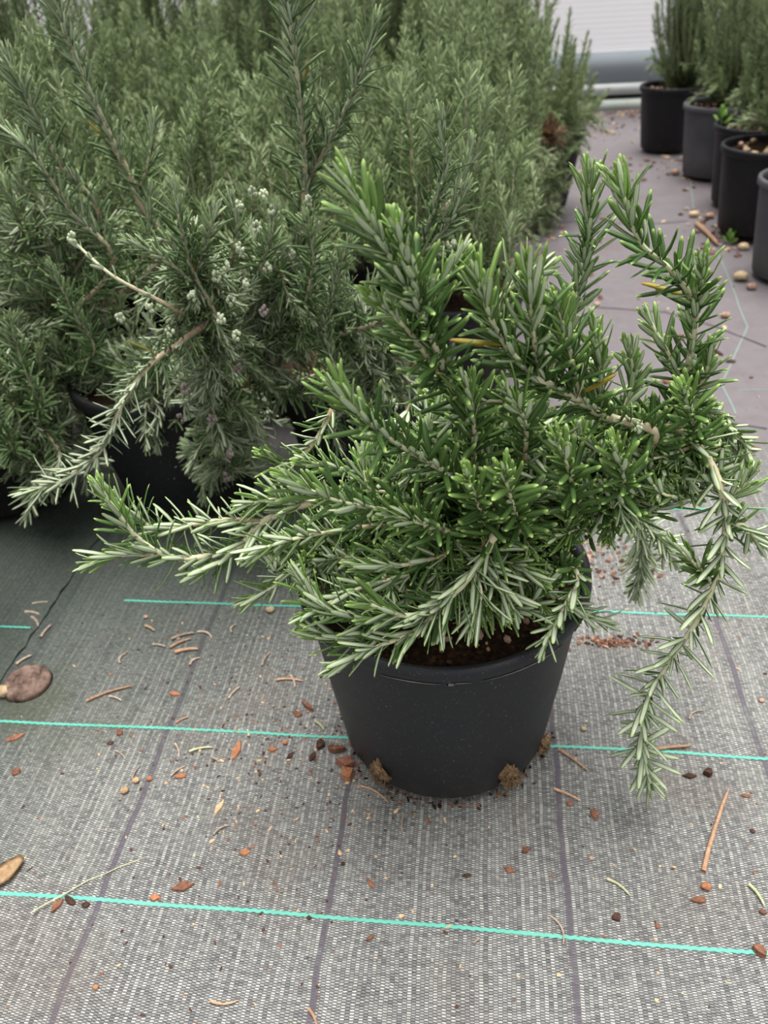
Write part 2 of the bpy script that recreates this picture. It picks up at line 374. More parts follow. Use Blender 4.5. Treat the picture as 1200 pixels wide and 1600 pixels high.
# ------------------------------------------------------------------ leaves
def leaf_template(rings, cross, bend, twist=0.0, curl=0.0):
    """unit leaf along +y, width 1 across x, thickness on z (adaxial side +z). quads only"""
    if cross == 5: sec = [(-.5, 0.0), (-.30, .26), (.30, .26), (.5, 0.0), (0.0, -.02)]
    elif cross == 6: sec = [(-.5, -.06), (-.34, .22), (0, .10), (.34, .22), (.5, -.06), (0, -.02)]
    elif cross == 4: sec = [(-.5, 0.0), (0, .24), (.5, 0.0), (0, -.06)]
    else: sec = [(-.5, 0.0), (0, .25), (.5, 0.0)]
    us_ = {6: [0, .2, .5, .8, 1], 5: [0, .25, .75, 1], 4: [0, .5, 1], 3: [0, .5, 1]}[cross]
    V = []; nS = len(sec)
    for (tv, w) in rings:
        for (x, z) in sec:
            V.append((x*w, tv, z*w*1.0, tv))
    V = np.array(V)
    Q = []; mi = []; uv = []
    for r in range(len(rings)-1):
        t0, t1 = rings[r][0], rings[r+1][0]
        for k in range(nS):
            k2 = (k+1) % nS
            Q.append((r*nS+k, (r+1)*nS+k, (r+1)*nS+k2, r*nS+k2))
            if k < len(us_)-1:
                mi.append(0); a, b = us_[k], us_[k+1]
            else:
                mi.append(1)
                if nS == 3: a, b = 1.0, 0.0
                else: a, b = (1.0, 0.5) if k == len(us_)-1 else (0.5, 0.0)
            uv += [(a, t0), (a, t1), (b, t1), (b, t0)]
    return dict(V=V, Q=np.array(Q), mi=np.array(mi), uv=np.array(uv), bend=bend)
RG_HI = [(0.0, .45), (.12, .80), (.45, 1.0), (.80, .92), (.95, .60), (1.0, .12)]
RG_MD = [(0.0, .5), (.35, 1.0), (.85, .85), (1.0, .2)]
RG_LO = [(0.0, .6), (.55, 1.0), (1.0, .35)]
BENDS = [-0.16, 0.0, 0.12, 0.26]
T_HI = [leaf_template(RG_HI, 5, b) for b in BENDS]
T_MD = [leaf_template(RG_MD, 4, b) for b in BENDS]
T_LO = [leaf_template(RG_LO, 3, b) for b in BENDS]

def template_local(tp, L, W):
    V = tp['V']; out = np.empty((len(V), 3))
    out[:, 0] = V[:, 0]*W; out[:, 1] = V[:, 1]*L; out[:, 2] = V[:, 2]*W*0.8 + tp['bend']*L*V[:, 3]**2
    return out

class Leaves:
    """arrays of leaf placements"""
    keys = ('pos', 'X', 'D', 'U', 'L', 'W', 'bend', 'age', 'shoot')
    def __init__(s): s.d = {k: [] for k in s.keys}
    def add(s, **kw):
        for k in s.keys: s.d[k].append(kw[k])
    def cat(s):
        return {k: np.concatenate(v) for k, v in s.d.items()}

def catmull(P, n_per=10):
    P = [np.array(p, float) for p in P]
    if len(P) == 2: return np.array([P[0]+(P[1]-P[0])*f for f in np.linspace(0, 1, n_per+1)])
    Q = [2*P[0]-P[1]]+P+[2*P[-1]-P[-2]]; out = []
    for i in range(1, len(Q)-2):
        p0, p1, p2, p3 = Q[i-1:i+3]
        for f in np.linspace(0, 1, n_per, endpoint=False):
            out.append(.5*((2*p1)+(-p0+p2)*f+(2*p0-5*p1+4*p2-p3)*f*f+(-p0+3*p1-3*p2+p3)*f**3))
    out.append(P[-1]); return np.array(out)

def shoot_leaves(R, lv, path, idx, L=.024, W=.0038, step=.0048, bare=0.0, axil=2, spread=62, up=0.15, r_stem=.0012, tipyoung=.04, scale_tip=.5, droop=0.0):
    seg = np.linalg.norm(np.diff(path, axis=0), axis=1); s = np.concatenate([[0], np.cumsum(seg)]); tot = s[-1]
    nodes = np.arange(tot*bare, tot, step)
    if len(nodes) == 0: return
    nodes = nodes + R.uniform(-.25, .25, len(nodes))*step; nodes = np.clip(nodes, 0, tot)
    nodes = np.concatenate([nodes, tot-np.array([.0030, .0018, .0008])])
    nodes = np.clip(nodes, 0, tot)
    m = len(nodes)
    P = np.stack([np.interp(nodes, s, path[:, k]) for k in range(3)], 1)
    e = .002; nb = np.clip(nodes+e, 0, tot); na = np.clip(nodes-e, 0, tot)
    T = np.stack([np.interp(nb, s, path[:, k])-np.interp(na, s, path[:, k]) for k in range(3)], 1)
    T /= np.linalg.norm(T, axis=1)[:, None]+1e-9
    ref = np.where(np.abs(T[:, 2:3]) > .9, np.array([[1., 0, 0]]), np.array([[0, 0, 1.]]))
    A = np.cross(T, ref); A /= np.linalg.norm(A, axis=1)[:, None]; B = np.cross(T, A)
    offs = [(0, 1.0, 1.0), (pi, 1.0, 1.0)]
    ax = [(.45, .55, .62), (-.45, .6, .62), (pi+.45, .5, .6), (pi-.45, .62, .62), (.1, .38, .4), (pi-.1, .38, .4)][:axil*2]
    if axil: offs += ax
    phi0 = np.arange(m)*(pi/2) + R.uniform(0, 6.28)
    k = len(offs); az = np.array([o[0] for o in offs]); ls = np.array([o[1] for o in offs]); asp = np.array([o[2] for o in offs])
    ph = (phi0[:, None]+az[None]+R.normal(0, .28, (m, k))).ravel()
    ls = (ls[None]*R.uniform(.78, 1.15, (m, k))).ravel(); asp = (asp[None]*R.uniform(.75, 1.25, (m, k))).ravel()
    rep = lambda a: np.repeat(a, k, axis=0)
    P_, T_, A_, B_ = rep(P), rep(T), rep(A), rep(B)
    dt = rep(tot-nodes)
    ang = np.radians((14+(spread-14)*np.clip(dt/.045, 0, 1)**.7)*asp)
    N = np.cos(ph)[:, None]*A_+np.sin(ph)[:, None]*B_
    D = np.cos(ang)[:, None]*T_+np.sin(ang)[:, None]*N
    D[:, 2] += up*np.clip(dt/.03, 0, 1)-droop; D += R.normal(0, .07, D.shape); D /= np.linalg.norm(D, axis=1)[:, None]
    U = T_*np.sin(ang)[:, None]-np.cos(ang)[:, None]*N
    U -= D*(U*D).sum(1)[:, None]; U /= np.linalg.norm(U, axis=1)[:, None]+1e-9
    X = np.cross(D, U); roll = R.normal(0, .22, len(ph)); c_, s_ = np.cos(roll)[:, None], np.sin(roll)[:, None]
    X, U = X*c_+U*s_, U*c_-X*s_
    Lf = L*ls*np.clip(scale_tip+(1-scale_tip)*dt/.014, 0, 1)
    Wf = W*np.clip(.62+.38*dt/.02, 0, 1)*np.where(ls < .7, .82, 1)*R.uniform(.85, 1.1, len(ph))
    age = np.clip(1-dt/tipyoung, 0, 1)*R.uniform(.6, 1, len(ph)) + np.where(ls < .7, .22, 0)*R.uniform(0, 1, len(ph))
    keep = np.ones(len(ph), bool)
    if axil: keep = (np.tile(np.arange(k), m) < 2) | (R.uniform(0, 1, len(ph)) < .72)
    keep &= R.uniform(0, 1, len(ph)) < .96
    b = np.array(BENDS)[R.choice(4, len(ph), p=[.22, .33, .28, .17])]
    lv.add(pos=(P_+N*r_stem*.6)[keep], X=X[keep], D=D[keep], U=U[keep], L=Lf[keep], W=Wf[keep], bend=b[keep], age=np.clip(age, 0, 1)[keep], shoot=np.full(keep.sum(), idx))

def leaves_mesh(name, d, temps, mats, origin, R):
    Vs, Qs, Ms, UVs, As, Rs = [], [], [], [], [], []; base = 0
    for tp in temps:
        sel = np.isclose(d['bend'], tp['bend']); n = sel.sum()
        if n == 0: continue
        T = tp['V']; m = len(T)
        L = d['L'][sel][:, None]; W = d['W'][sel][:, None]
        x = T[None, :, 0]*W; y = T[None, :, 1]*L; z = T[None, :, 2]*W*.8+tp['bend']*L*(T[None, :, 3]**2)
        V = d['pos'][sel][:, None]+x[..., None]*d['X'][sel][:, None]+y[..., None]*d['D'][sel][:, None]+z[..., None]*d['U'][sel][:, None]
        Vs.append(V.reshape(-1, 3)-np.array(origin))
        q = tp['Q'][None]+(np.arange(n)*m)[:, None, None]+base; Qs.append(q.reshape(-1, 4)); base += n*m
        nf = len(tp['Q']); Ms.append(np.tile(tp['mi'], n)); UVs.append(np.tile(tp['uv'], (n, 1)))
        As.append(np.repeat(d['age'][sel], nf)); Rs.append(np.repeat(R.uniform(0, 1, n), nf))
    return np_mesh(name, np.concatenate(Vs), np.concatenate(Qs), mats, np.concatenate(Ms), np.concatenate(UVs), np.concatenate(As), True, np.concatenate(Rs))

def tube_arrays(path, r0, r1, nseg=7, sub=1, base=0, knob=0.0):
    P = path[::sub] if sub > 1 else path
    if sub > 1 and not np.allclose(P[-1], path[-1]): P = np.vstack([P, path[-1]])
    n = len(P); T = np.gradient(P, axis=0); T /= np.linalg.norm(T, axis=1)[:, None]+1e-9
    A = np.cross(T, [0.31, 0.2, 0.93]); A /= np.linalg.norm(A, axis=1)[:, None]+1e-9; B = np.cross(T, A)
    f = np.linspace(0, 1, n); r = r0+(r1-r0)*f
    if knob: r = r*(1+knob*(np.sin(np.arange(n)*2.1)))
    r[-1] *= .3
    th = np.arange(nseg)*2*pi/nseg
    V = P[:, None]+r[:, None, None]*(np.cos(th)[None, :, None]*A[:, None]+np.sin(th)[None, :, None]*B[:, None])
    i, j = np.meshgrid(np.arange(nseg), np.arange(n-1)); i = i.ravel(); j = j.ravel(); i2 = (i+1) % nseg
    Q = np.stack([j*nseg+i, j*nseg+i2, (j+1)*nseg+i2, (j+1)*nseg+i], 1)+base
    uv = np.zeros((len(Q), 4, 2)); uv[:, 0, 0] = uv[:, 3, 0] = i/nseg; uv[:, 1, 0] = uv[:, 2, 0] = (i+1)/nseg
    uv[:, 0, 1] = uv[:, 1, 1] = f[j]; uv[:, 2, 1] = uv[:, 3, 1] = f[j+1]
    return V.reshape(-1, 3), Q, uv.reshape(-1, 2)
def tubes_mesh(name, tubes, mat, origin, nseg=7, sub=1, knob=0.1):
    Vs, Qs, Us = [], [], []; base = 0
    for (path, r0, r1) in tubes:
        v, q, u = tube_arrays(path, r0, r1, nseg, sub, base, knob); Vs.append(v-np.array(origin)); Qs.append(q); Us.append(u); base += len(v)
    return np_mesh(name, np.concatenate(Vs), np.concatenate(Qs), [mat], uv=np.concatenate(Us))

SINGLE = {}
def single_leaf_mesh(temps, kind, mats, bend, ageq):
    key = (kind, round(float(bend), 2), ageq, mats[0].name)
    if key not in SINGLE:
        tp = [t_ for t_ in temps if abs(t_['bend']-bend) < 1e-3][0]
        V = template_local(tp, 1.0, 1.0*0.16)
        V[:, 0] /= 0.16      # unit width on x; thickness keeps the usual ratio
        SINGLE[key] = np_mesh('leaf', V, tp['Q'], mats, tp['mi'], tp['uv'], np.full(len(tp['Q']), ageq), True, np.zeros(len(tp['Q'])))
    return SINGLE[key]

def build_foliage(root, origin, shoots, fill, R, temps, mats, stemmat, kind, nsingle=300, yellow=0, sc=1.0):
    """shoots: list of dict(path, kw, r0, r1) built as branch parts with single leaves; fill: the same, joined"""
    lv = Leaves(); branches = []
    for i, s in enumerate(shoots):
        shoot_leaves(R, lv, s['path'], i, **s.get('kw', {}))
        me = tubes_mesh('branch', [(s['path'], s.get('r0', .0022), s.get('r1', .0009))], stemmat, origin)
        branches.append(link('branch', me, root))
    for s in fill: shoot_leaves(R, lv, s['path'], -1, **s.get('kw', {}))
    if fill:
        tag(link('twig_mass', tubes_mesh('twig_mass', [(s['path'], s.get('r0', .0014), s.get('r1', .0007)) for s in fill], stemmat, origin, 5, 2), root), kind='stuff')
    d = lv.cat()
    if nsingle and len(shoots):
        cand = np.where(d['shoot'] >= 0)[0]
        C = np.array([0, 0, H]); mr = np.array(MR)
        q = (d['pos'][cand]-C)@mr; depth = -q[:, 2]
        px = 600+F*q[:, 0]/depth; py = 800-F*q[:, 1]/depth
        # drawn size of each leaf; those inside the frame only
        side = np.linalg.norm(np.cross(d['D'][cand], (d['pos'][cand]-C)/np.linalg.norm(d['pos'][cand]-C, axis=1)[:, None]), axis=1)
        size = d['L'][cand]*side/depth**1.6*((px > 0) & (px < 1200) & (py > 0) & (py < 1600))
        pick = cand[np.argsort(-size)[:nsingle]]
        rest = np.ones(len(d['L']), bool); rest[pick] = False
        ny = set(R.choice(pick, yellow, replace=False).tolist()) if yellow else set()
        for k in pick:
            L, W = float(d['L'][k]), float(d['W'][k]); aq = min((0.0, .3, .7), key=lambda a: abs(a-d['age'][k]))
            mm = LY if k in ny else mats
            me = single_leaf_mesh(temps, kind, mm, d['bend'][k], aq)
            o = bpy.data.objects.new('leaf', me); col.objects.link(o); o.parent = branches[int(d['shoot'][k])]
            X, D, U = d['X'][k]*W, d['D'][k]*L, d['U'][k]*L
            p = d['pos'][k]-np.array(origin)
            # thickness channel: template z carries bend (x L) and thickness (x 0.16 L)
            o.matrix_local = Matrix(((X[0], D[0], U[0], p[0]), (X[1], D[1], U[1], p[1]), (X[2], D[2], U[2], p[2]), (0, 0, 0, 1)))
            if k in ny: o['label'] = 'yellow leaf'
        d = {k: v[rest] for k, v in d.items()}
    me = leaves_mesh('foliage', d, temps, mats, origin, R)
    tag(link('foliage', me, root), kind='stuff')
    return branches

# ------------------------------------------------------------------ pots
def lathe(profile, seg=72, wob=0.0):
    bm = bmesh.new(); rings = []
    for (r, z) in profile:
        rings.append([bm.verts.new((r*cos(2*pi*k/seg), r*sin(2*pi*k/seg), z)) for k in range(seg)])
    for a, b in zip(rings, rings[1:]):
        for k in range(seg):
            bm.faces.new((a[k], a[(k+1) % seg], b[(k+1) % seg], b[k]))
    bm.faces.new(list(reversed(rings[0]))); bm.faces.new(rings[-1])
    return bm
def pot_profile(rb, rt, h, lip=0.016, rimw=0.005):
    """outer wall, rolled rim, inner wall"""
    rw = rt-rimw
    return [(rb-.010, .0), (rb-.004, .0012), (rb, .006), (rb+(rw-rb)*.5, (h-lip)*.5), (rw-.0012, h-lip-.004), (rw-.0008, h-lip-.0005), (rt-.0008, h-lip), (rt, h-lip+.002),
            (rt+.0004, h-.006), (rt-.0006, h-.0018), (rt-.003, h), (rt-.007, h-.0006), (rt-.0092, h-.004), (rw-.006, h-.012), (rw-.009, h*.72), (rw-.012, h*.6)]
def soil_mesh(r, z, R, bumpy=.004, seg=48, rings=14):
    bm = bmesh.new(); c = bm.verts.new((0, 0, z+.002)); prev = None
    sd = R.uniform(0, 50)
    for i in range(1, rings+1):
        rr = r*i/rings; ring = []
        for k in range(seg):
            a = 2*pi*k/seg; x, y = rr*cos(a), rr*sin(a)
            zz = z+bumpy*noise.noise(Vector((x*70, y*70, sd)))+bumpy*.6*noise.noise(Vector((x*200, y*200, sd)))
            ring.append(bm.verts.new((x, y, zz if i < rings else z-.004)))
        for k in range(seg):
            if prev is None: bm.faces.new((c, ring[k], ring[(k+1) % seg]))
            else: bm.faces.new((prev[k], ring[k], ring[(k+1) % seg], prev[(k+1) % seg]))
        prev = ring
    return bm
def lump(R, sx, sy, sz, rough=.35, sub=2, flat=False):
    bm = bmesh.new(); bmesh.ops.create_icosphere(bm, subdivisions=sub, radius=1.0)
    sd = R.uniform(0, 99)
    for v in bm.verts:
        k = 1+rough*noise.noise(v.co*1.7+Vector((sd, 0, 0)))+rough*.5*noise.noise(v.co*4+Vector((0, sd, 0)))
        v.co = Vector((v.co.x*sx*k, v.co.y*sy*k, v.co.z*sz*k))
    zmin = min(v.co.z for v in bm.verts)
    for v in bm.verts: v.co.z -= zmin
    return bm
def stone_parts(parent, R, n, r, z, mats, smin, smax, centre=None, name='gravel_stone'):
    for k in range(n):
        a = R.uniform(0, 2*pi); rr = r*sqrt(R.uniform(0, 1)); s = R.uniform(smin, smax)
        x, y = rr*cos(a), rr*sin(a)
        if centre: x, y = centre[k]
        bm_obj(name, lump(R, s, s*R.uniform(.6, .9), s*R.uniform(.5, .7), .3, 1), mats[int(R.integers(len(mats)))], parent, (x, y, z-.001), rot=(0, 0, R.uniform(0, 6)), smooth=False)

def make_pot(root, rb, rt, h, mat, lip=.016, soil_drop=.017, R=None, scuff=False, label=None):
    p = bm_obj('pot', lathe(pot_profile(rb, rt, h, lip)), mat, root)
    if label: p['label'] = label
    rw = rt-.005-.009
    s = bm_obj('soil', soil_mesh(rw-.0005, h-soil_drop, R), M_SOIL, root)
    if scuff:   # pale scuffed mould line under the rim, broken in pieces
        for (a0, a1) in ((-118, -96), (-93, -86), (-82, -48), (-40, -20), (-150, -128)):
            bm = bmesh.new(); rr = rt+.0003; last = None
            for q in range(13):
                a = radians(a0+(a1-a0)*q/12); w_ = .0010*sin(pi*q/12)+.0001
                v1 = bm.verts.new((rr*cos(a), rr*sin(a), h-lip+.0004)); v2 = bm.verts.new((rr*cos(a), rr*sin(a), h-lip+.0004+w_)); v3 = bm.verts.new(((rr-.0012)*cos(a), (rr-.0012)*sin(a), h-lip-.0004))
                if last: bm.faces.new((last[0], v1, v2, last[1])); bm.faces.new((last[2], v3, v1, last[0]))
                last = (v1, v2, v3)
            bm_obj('scuffed_edge', bm, M_SCUFF, p)
    return p, s

# ------------------------------------------------------------------ THE ROSEMARY IN FRONT
R = np.random.default_rng(7)
PC = Vector((0.047, 0.510, 0.0))
main = empty('potted_rosemary', PC)
tag(main, 'largest rosemary in the foreground, arching over its charcoal pot out on the open cloth', 'plant')
pot, soil = make_pot(main, .1010, .1262, .200, M_POT, lip=.0125, R=R, scuff=True)
# moulding nick under the rim
bm_obj('moulding_mark', boxm(-.003, .003, -.001, .001, -.003, .003, .001), M_SCUFF, pot, (-.006*1, -.1218, .1840))
# root balls pushing out of the drainage holes at the foot
def root_clump(ang, w, h_, seed):
    rr = np.random.default_rng(seed)
    a = radians(ang); bx, by = .1005*cos(a), .1005*sin(a)
    bm = lump(rr, w*.5, .0050, h_*.55, .8, 3)
    for v in bm.verts:
        v.co.x *= 1.15-.6*v.co.z/h_
    # loose fibres
    for k in range(60):
        p = Vector((rr.uniform(-w*.45, w*.45), -.0035-rr.uniform(0, .002), rr.uniform(.002, h_*.9))); q = p+Vector((rr.uniform(-.008, .008), -rr.uniform(0, .003), rr.uniform(-.010, .004)))
        q.z = max(q.z, .0005); m_ = (p+q)/2+Vector((0, -.002, .001)); w_ = Vector((.0004, 0, .0004))
        f = [bm.verts.new(p-w_), bm.verts.new(p+w_), bm.verts.new(m_-w_), bm.verts.new(m_+w_), bm.verts.new(q)]
        bm.faces.new((f[0], f[1], f[3], f[2])); bm.faces.new((f[2], f[3], f[4]))
    o = bm_obj('root_clump', bm, M_ROOT, pot, (bx, by, 0.0), rot=(radians(9), 0, a+pi/2))
    o['label'] = 'fibrous brown roots poking from a drainage hole'
root_clump(-130, .027, .030, 3); root_clump(-62, .028, .030, 4)
root_clump(-28, .020, .012, 8)
stone_parts(soil, R, 0, 0, 0, [M_STONE], 0, 0)
zs = .1835
for (px, py, s) in ((748, 996, .0055), (793, 1001, .0045), (700, 1000, .004), (658, 992, .0035), (822, 972, .004), (730, 965, .004), (520, 905, .005), (770, 985, .003), (640, 1005, .003), (690, 1018, .003)):
    p = onz(px, py, zs)-PC
    bm_obj('bark_piece' if s < .0036 else 'gravel_stone', lump(R, s, s*.75, s*.6, .3, 1), M_STONE if s > .0036 else M_BARK, soil, (p.x, p.y, zs-.001), rot=(0, 0, R.uniform(0, 6)), smooth=False)
for k in range(30):
    a = R.uniform(-2.6, -.5); rr = R.uniform(.05, .105); s = R.uniform(.001, .0022)
    bm_obj('bark_piece', lump(R, s*1.6, s, s*.6, .4, 1), [M_BARK, M_BARKD, M_TAN][k % 3], soil, (rr*cos(a), rr*sin(a), zs-.0005), rot=(0, 0, R.uniform(0, 6)), smooth=False)

def pix_path(pts, root=None, n=10):
    P = [tuple(ony(*p)) for p in pts]
    if root: P = [tuple(root)]+P
    return catmull(P, n)
def rt(dx=0, dy=0): return (PC.x+dx, PC.y+dy, .184)
LS, WS = 1.12, 1.14
SH = []
def S(pts, root=None, r0=.0019, r1=.0009, **kw):
    kw['L'] = kw.get('L', .024)*LS; kw['W'] = kw.get('W', .0038)*WS; kw['bare'] = kw.get('bare', 0)*.75
    SH.append(dict(path=pix_path(pts, root), r0=r0, r1=r1, kw=kw))
# tall shoot up the middle with its side tip
S([(752, 720, .45), (702, 595, .42), (655, 490, .405), (600, 385, .40), (548, 292, .40)], rt(.01, -.01), r0=.0032, bare=.40, L=.0265, W=.0042, axil=3)
S([(672, 530, .412), (648, 440, .40), (622, 365, .395)], L=.025, W=.0042, axil=3)
S([(690, 590, .42), (640, 520, .405), (590, 470, .40)], L=.022, axil=2)
S([(660, 500, .41), (690, 440, .415), (720, 400, .42)], L=.02, axil=2, bare=.2)
# thick pale limb crossing the right half, tips standing up from it
S([(1010, 705, .455), (940, 648, .435), (880, 612, .43), (825, 580, .425), (775, 515, .42), (745, 435, .415)], rt(.03, .01), r0=.0042, r1=.0012, bare=.52, L=.026, W=.0041, axil=2)
S([(846, 605, .43), (832, 510, .42), (826, 428, .415)], L=.028, W=.0042, axil=2, spread=55)
S([(905, 625, .435), (890, 545, .43), (872, 482, .425)], L=.026, W=.0042, axil=2)
S([(935, 645, .44), (938, 580, .44), (930, 520, .44)], L=.024, axil=2)
S([(965, 665, .45), (988, 600, .46), (984, 545, .46)], L=.02, axil=2)
S([(800, 580, .43), (780, 470, .44), (850, 420, .45)], L=.022, axil=1)
# left facing shoots of the crown
S([(740, 775, .43), (700, 740, .405), (640, 706, .395), (575, 660, .385), (520, 606, .38)], rt(0, -.01), r0=.0028, bare=.34, L=.025, W=.0040, axil=2)
S([(680, 850, .43), (650, 805, .405), (600, 797, .395), (525, 782, .385), (455, 752, .38)], rt(-.01, -.02), r0=.0028, bare=.30, L=.024, W=.0039, axil=2)
S([(700, 830, .40), (650, 815, .39), (610, 806, .385)], L=.022, axil=2)
# right top pair
S([(980, 760, .50), (1050, 680, .49), (1068, 600, .485), (1087, 490, .48), (1050, 425, .475), (998, 375, .47), (968, 285, .47)], rt(.05, .01), r0=.0034, r1=.001, bare=.50, L=.026, W=.0040, axil=1)
S([(1086, 495, .48), (1095, 450, .475), (1098, 415, .47)], L=.024, axil=2)
S([(840, 620, .53), (885, 520, .55), (915, 400, .56), (922, 275, .56)], rt(.03, .04), r0=.0028, bare=.4, L=.025, axil=2)
S([(1068, 600, .485), (1040, 545, .49), (1015, 500, .50)], L=.022, axil=1)
S([(1060, 640, .485), (1100, 590, .48), (1110, 545, .48)], L=.02, axil=1)
S([(1092, 700, .455), (1082, 655, .44), (1068, 612, .43)], L=.022, W=.004, axil=3)
S([(880, 560, .52), (850, 500, .53), (840, 440, .54)], L=.022)
# long hanging branch on the right
S([(1000, 690, .47), (1080, 690, .455), (1122, 750, .435), (1134, 820, .425), (1122, 895, .415), (1088, 970, .405), (1045, 1035, .40), (1010, 1095, .395), (1003, 1160, .392), (1015, 1222, .39)], rt(.04, 0), r0=.0036, r1=.0010, bare=.46, L=.0255, W=.0042, step=.0072, axil=2, spread=66, up=0.12, scale_tip=.85)
S([(1130, 790, .43), (1160, 760, .43), (1172, 740, .43)], L=.02, axil=1, bare=.3)
S([(1130, 830, .425), (1160, 820, .42), (1185, 850, .42)], L=.018, axil=1)
S([(1110, 910, .415), (1085, 880, .415), (1050, 850, .42)], L=.02, axil=1)
# hanging twigs further back on the right
S([(940, 760, .52), (985, 795, .55), (1003, 850, .57), (995, 930, .575)], rt(.04, .03), r0=.002, bare=.5, L=.02, W=.003, axil=2)
S([(990, 800, .55), (1030, 840, .56), (1055, 880, .56)], L=.019, W=.003, axil=2)
S([(1000, 840, .57), (1010, 890, .58), (985, 920, .58)], L=.019, W=.003, axil=1)
# big arching shoots over the front rim
S([(770, 835, .415), (742, 890, .395), (690, 942, .38), (635, 962, .372), (575, 942, .366)], rt(0, -.02), r0=.0034, r1=.0016, bare=.42, L=.027, W=.0036, axil=1, spread=48, up=.05)
S([(712, 925, .385), (650, 985, .372), (585, 1012, .366), (530, 1038, .362)], L=.025, W=.0036, axil=1, spread=52, r0=.0022, up=.1)
S([(695, 868, .41), (625, 884, .395), (568, 884, .388)], L=.025, W=.0036, axil=1, spread=40, r0=.0018)
S([(640, 965, .38), (560, 966, .378), (505, 950, .38), (470, 905, .39)], L=.025, W=.0036, axil=2, spread=50, r0=.002)
S([(600, 985, .378), (540, 1000, .376), (490, 985, .378)], L=.024, W=.0036, axil=1, spread=50)
S([(640, 900, .40), (560, 920, .395), (480, 960, .385)], L=.023, W=.0036, axil=1, spread=50)
S([(738, 885, .395), (752, 930, .385), (735, 975, .38)], L=.027, axil=0, spread=40, r0=.0014)
S([(750, 870, .40), (780, 910, .40), (805, 955, .40)], L=.022, axil=1)
S([(720, 905, .39), (700, 950, .385), (690, 985, .38)], L=.022, axil=0, spread=35)
# small shoots at the right of the rim
S([(880, 890, .42), (903, 905, .405), (880, 950, .395), (858, 990, .39), (848, 1015, .388)], rt(.05, -.03), r0=.002, bare=.38, L=.017, W=.0042, axil=2)
S([(870, 930, .43), (915, 962, .435), (945, 974, .44)], L=.022, W=.003, axil=1, spread=35)
S([(800, 880, .42), (850, 915, .43), (890, 900, .43)], L=.02, axil=2)
# long limbs reaching left
S([(620, 840, .46), (545, 790, .46), (480, 787, .455), (412, 815, .45), (370, 856, .445), (300, 872, .44), (255, 866, .44), (213, 838, .44), (183, 800, .44), (158, 765, .44)], rt(-.03, 0), r0=.0040, r1=.0012, bare=.40, L=.023, W=.0036, axil=1, up=.12)
S([(412, 815, .45), (350, 813, .455), (295, 820, .46), (245, 826, .46), (205, 800, .465), (165, 765, .47)], r0=.0024, L=.022, W=.0034, axil=1, up=.15)
S([(250, 866, .44), (185, 868, .435), (140, 880, .435)], L=.021, W=.003, axil=1, spread=30)
S([(370, 856, .445), (345, 880, .44), (300, 895, .44)], L=.02, axil=0)
S([(540, 860, .45), (455, 890, .44), (430, 915, .435), (382, 940, .43)], L=.020, W=.003, axil=1, r0=.0016, bare=.15)
S([(600, 820, .44), (520, 830, .425), (430, 850, .42), (395, 870, .42)], L=.022, axil=2)
S([(480, 787, .455), (430, 780, .45), (380, 790, .45)], L=.022, axil=2)
S([(520, 640, .52), (492, 690, .51), (452, 725, .50), (415, 712, .49)], L=.02, W=.0034, axil=2, r0=.0026)
S([(640, 760, .47), (560, 740, .46), (480, 720, .45)], L=.022, axil=2)
# crown tips facing the viewer
S([(815, 830, .42), (800, 785, .395), (786, 735, .38)], L=.024, W=.0042, axil=2)
S([(760, 820, .41), (745, 780, .39), (730, 745, .38)], L=.02, W=.0042, axil=2)
S([(900, 800, .43), (890, 740, .41), (870, 690, .40)], L=.022, W=.0042, axil=2)
S([(960, 800, .44), (975, 750, .42), (960, 700, .41)], L=.022, W=.0042, axil=2)
S([(740, 720, .42), (740, 650, .41), (730, 600, .405)], L=.022, W=.004, axil=2)
S([(820, 720, .42), (820, 660, .41), (790, 610, .405)], L=.022, W=.004, axil=2)
# filler in the body of the bush
FILL = []
def fill_ellipsoid(R, c, r, n, length, kw, zmin=None, outward=.8, upw=.35, seed_in=.55):
    out = []
    c = np.array(c); r = np.array(r)
    while len(out) < n:
        d = R.normal(0, 1, 3); d /= np.linalg.norm(d)
        k = R.uniform(seed_in, 1)
        p1 = c+d*r*k
        if zmin and p1[2] < zmin: continue
        dirn = d*outward+np.array([0, 0, upw])+R.normal(0, .45, 3); dirn /= np.linalg.norm(dirn)
        L = length*R.uniform(.6, 1.2)
        p0 = p1-dirn*L; mid = (p0+p1)/2+R.normal(0, .006, 3)
        kk = dict(kw); kk['L'] = kw.get('L', .022)*R.uniform(.75, 1.1)
        out.append(dict(path=catmull([p0, mid, p1], 6), kw=kk))
    return out
kwf = dict(L=.023, W=.0043, axil=2, step=.0055)
FILL += fill_ellipsoid(R, (.055, .475, .295), (.125, .075, .085), 80, .06, kwf, zmin=.21)
FILL += fill_ellipsoid(R, ony(1000, 700, .48), (.075, .05, .042), 80, .05, dict(kwf, L=.021), upw=.0)
FILL += fill_ellipsoid(R, ony(900, 760, .47), (.085, .05, .045), 60, .05, dict(kwf, L=.021), upw=.1, zmin=.205)
FILL += fill_ellipsoid(R, ony(760, 690, .46), (.07, .04, .05), 34, .05, kwf, upw=.5)
FILL += fill_ellipsoid(R, (.06, .44, .255), (.10, .05, .04), 34, .05, kwf, zmin=.212, upw=.1)
FILL += fill_ellipsoid(R, (-.045, .46, .255), (.06, .05, .04), 30, .05, dict(kwf, L=.021), zmin=.205, upw=.1)
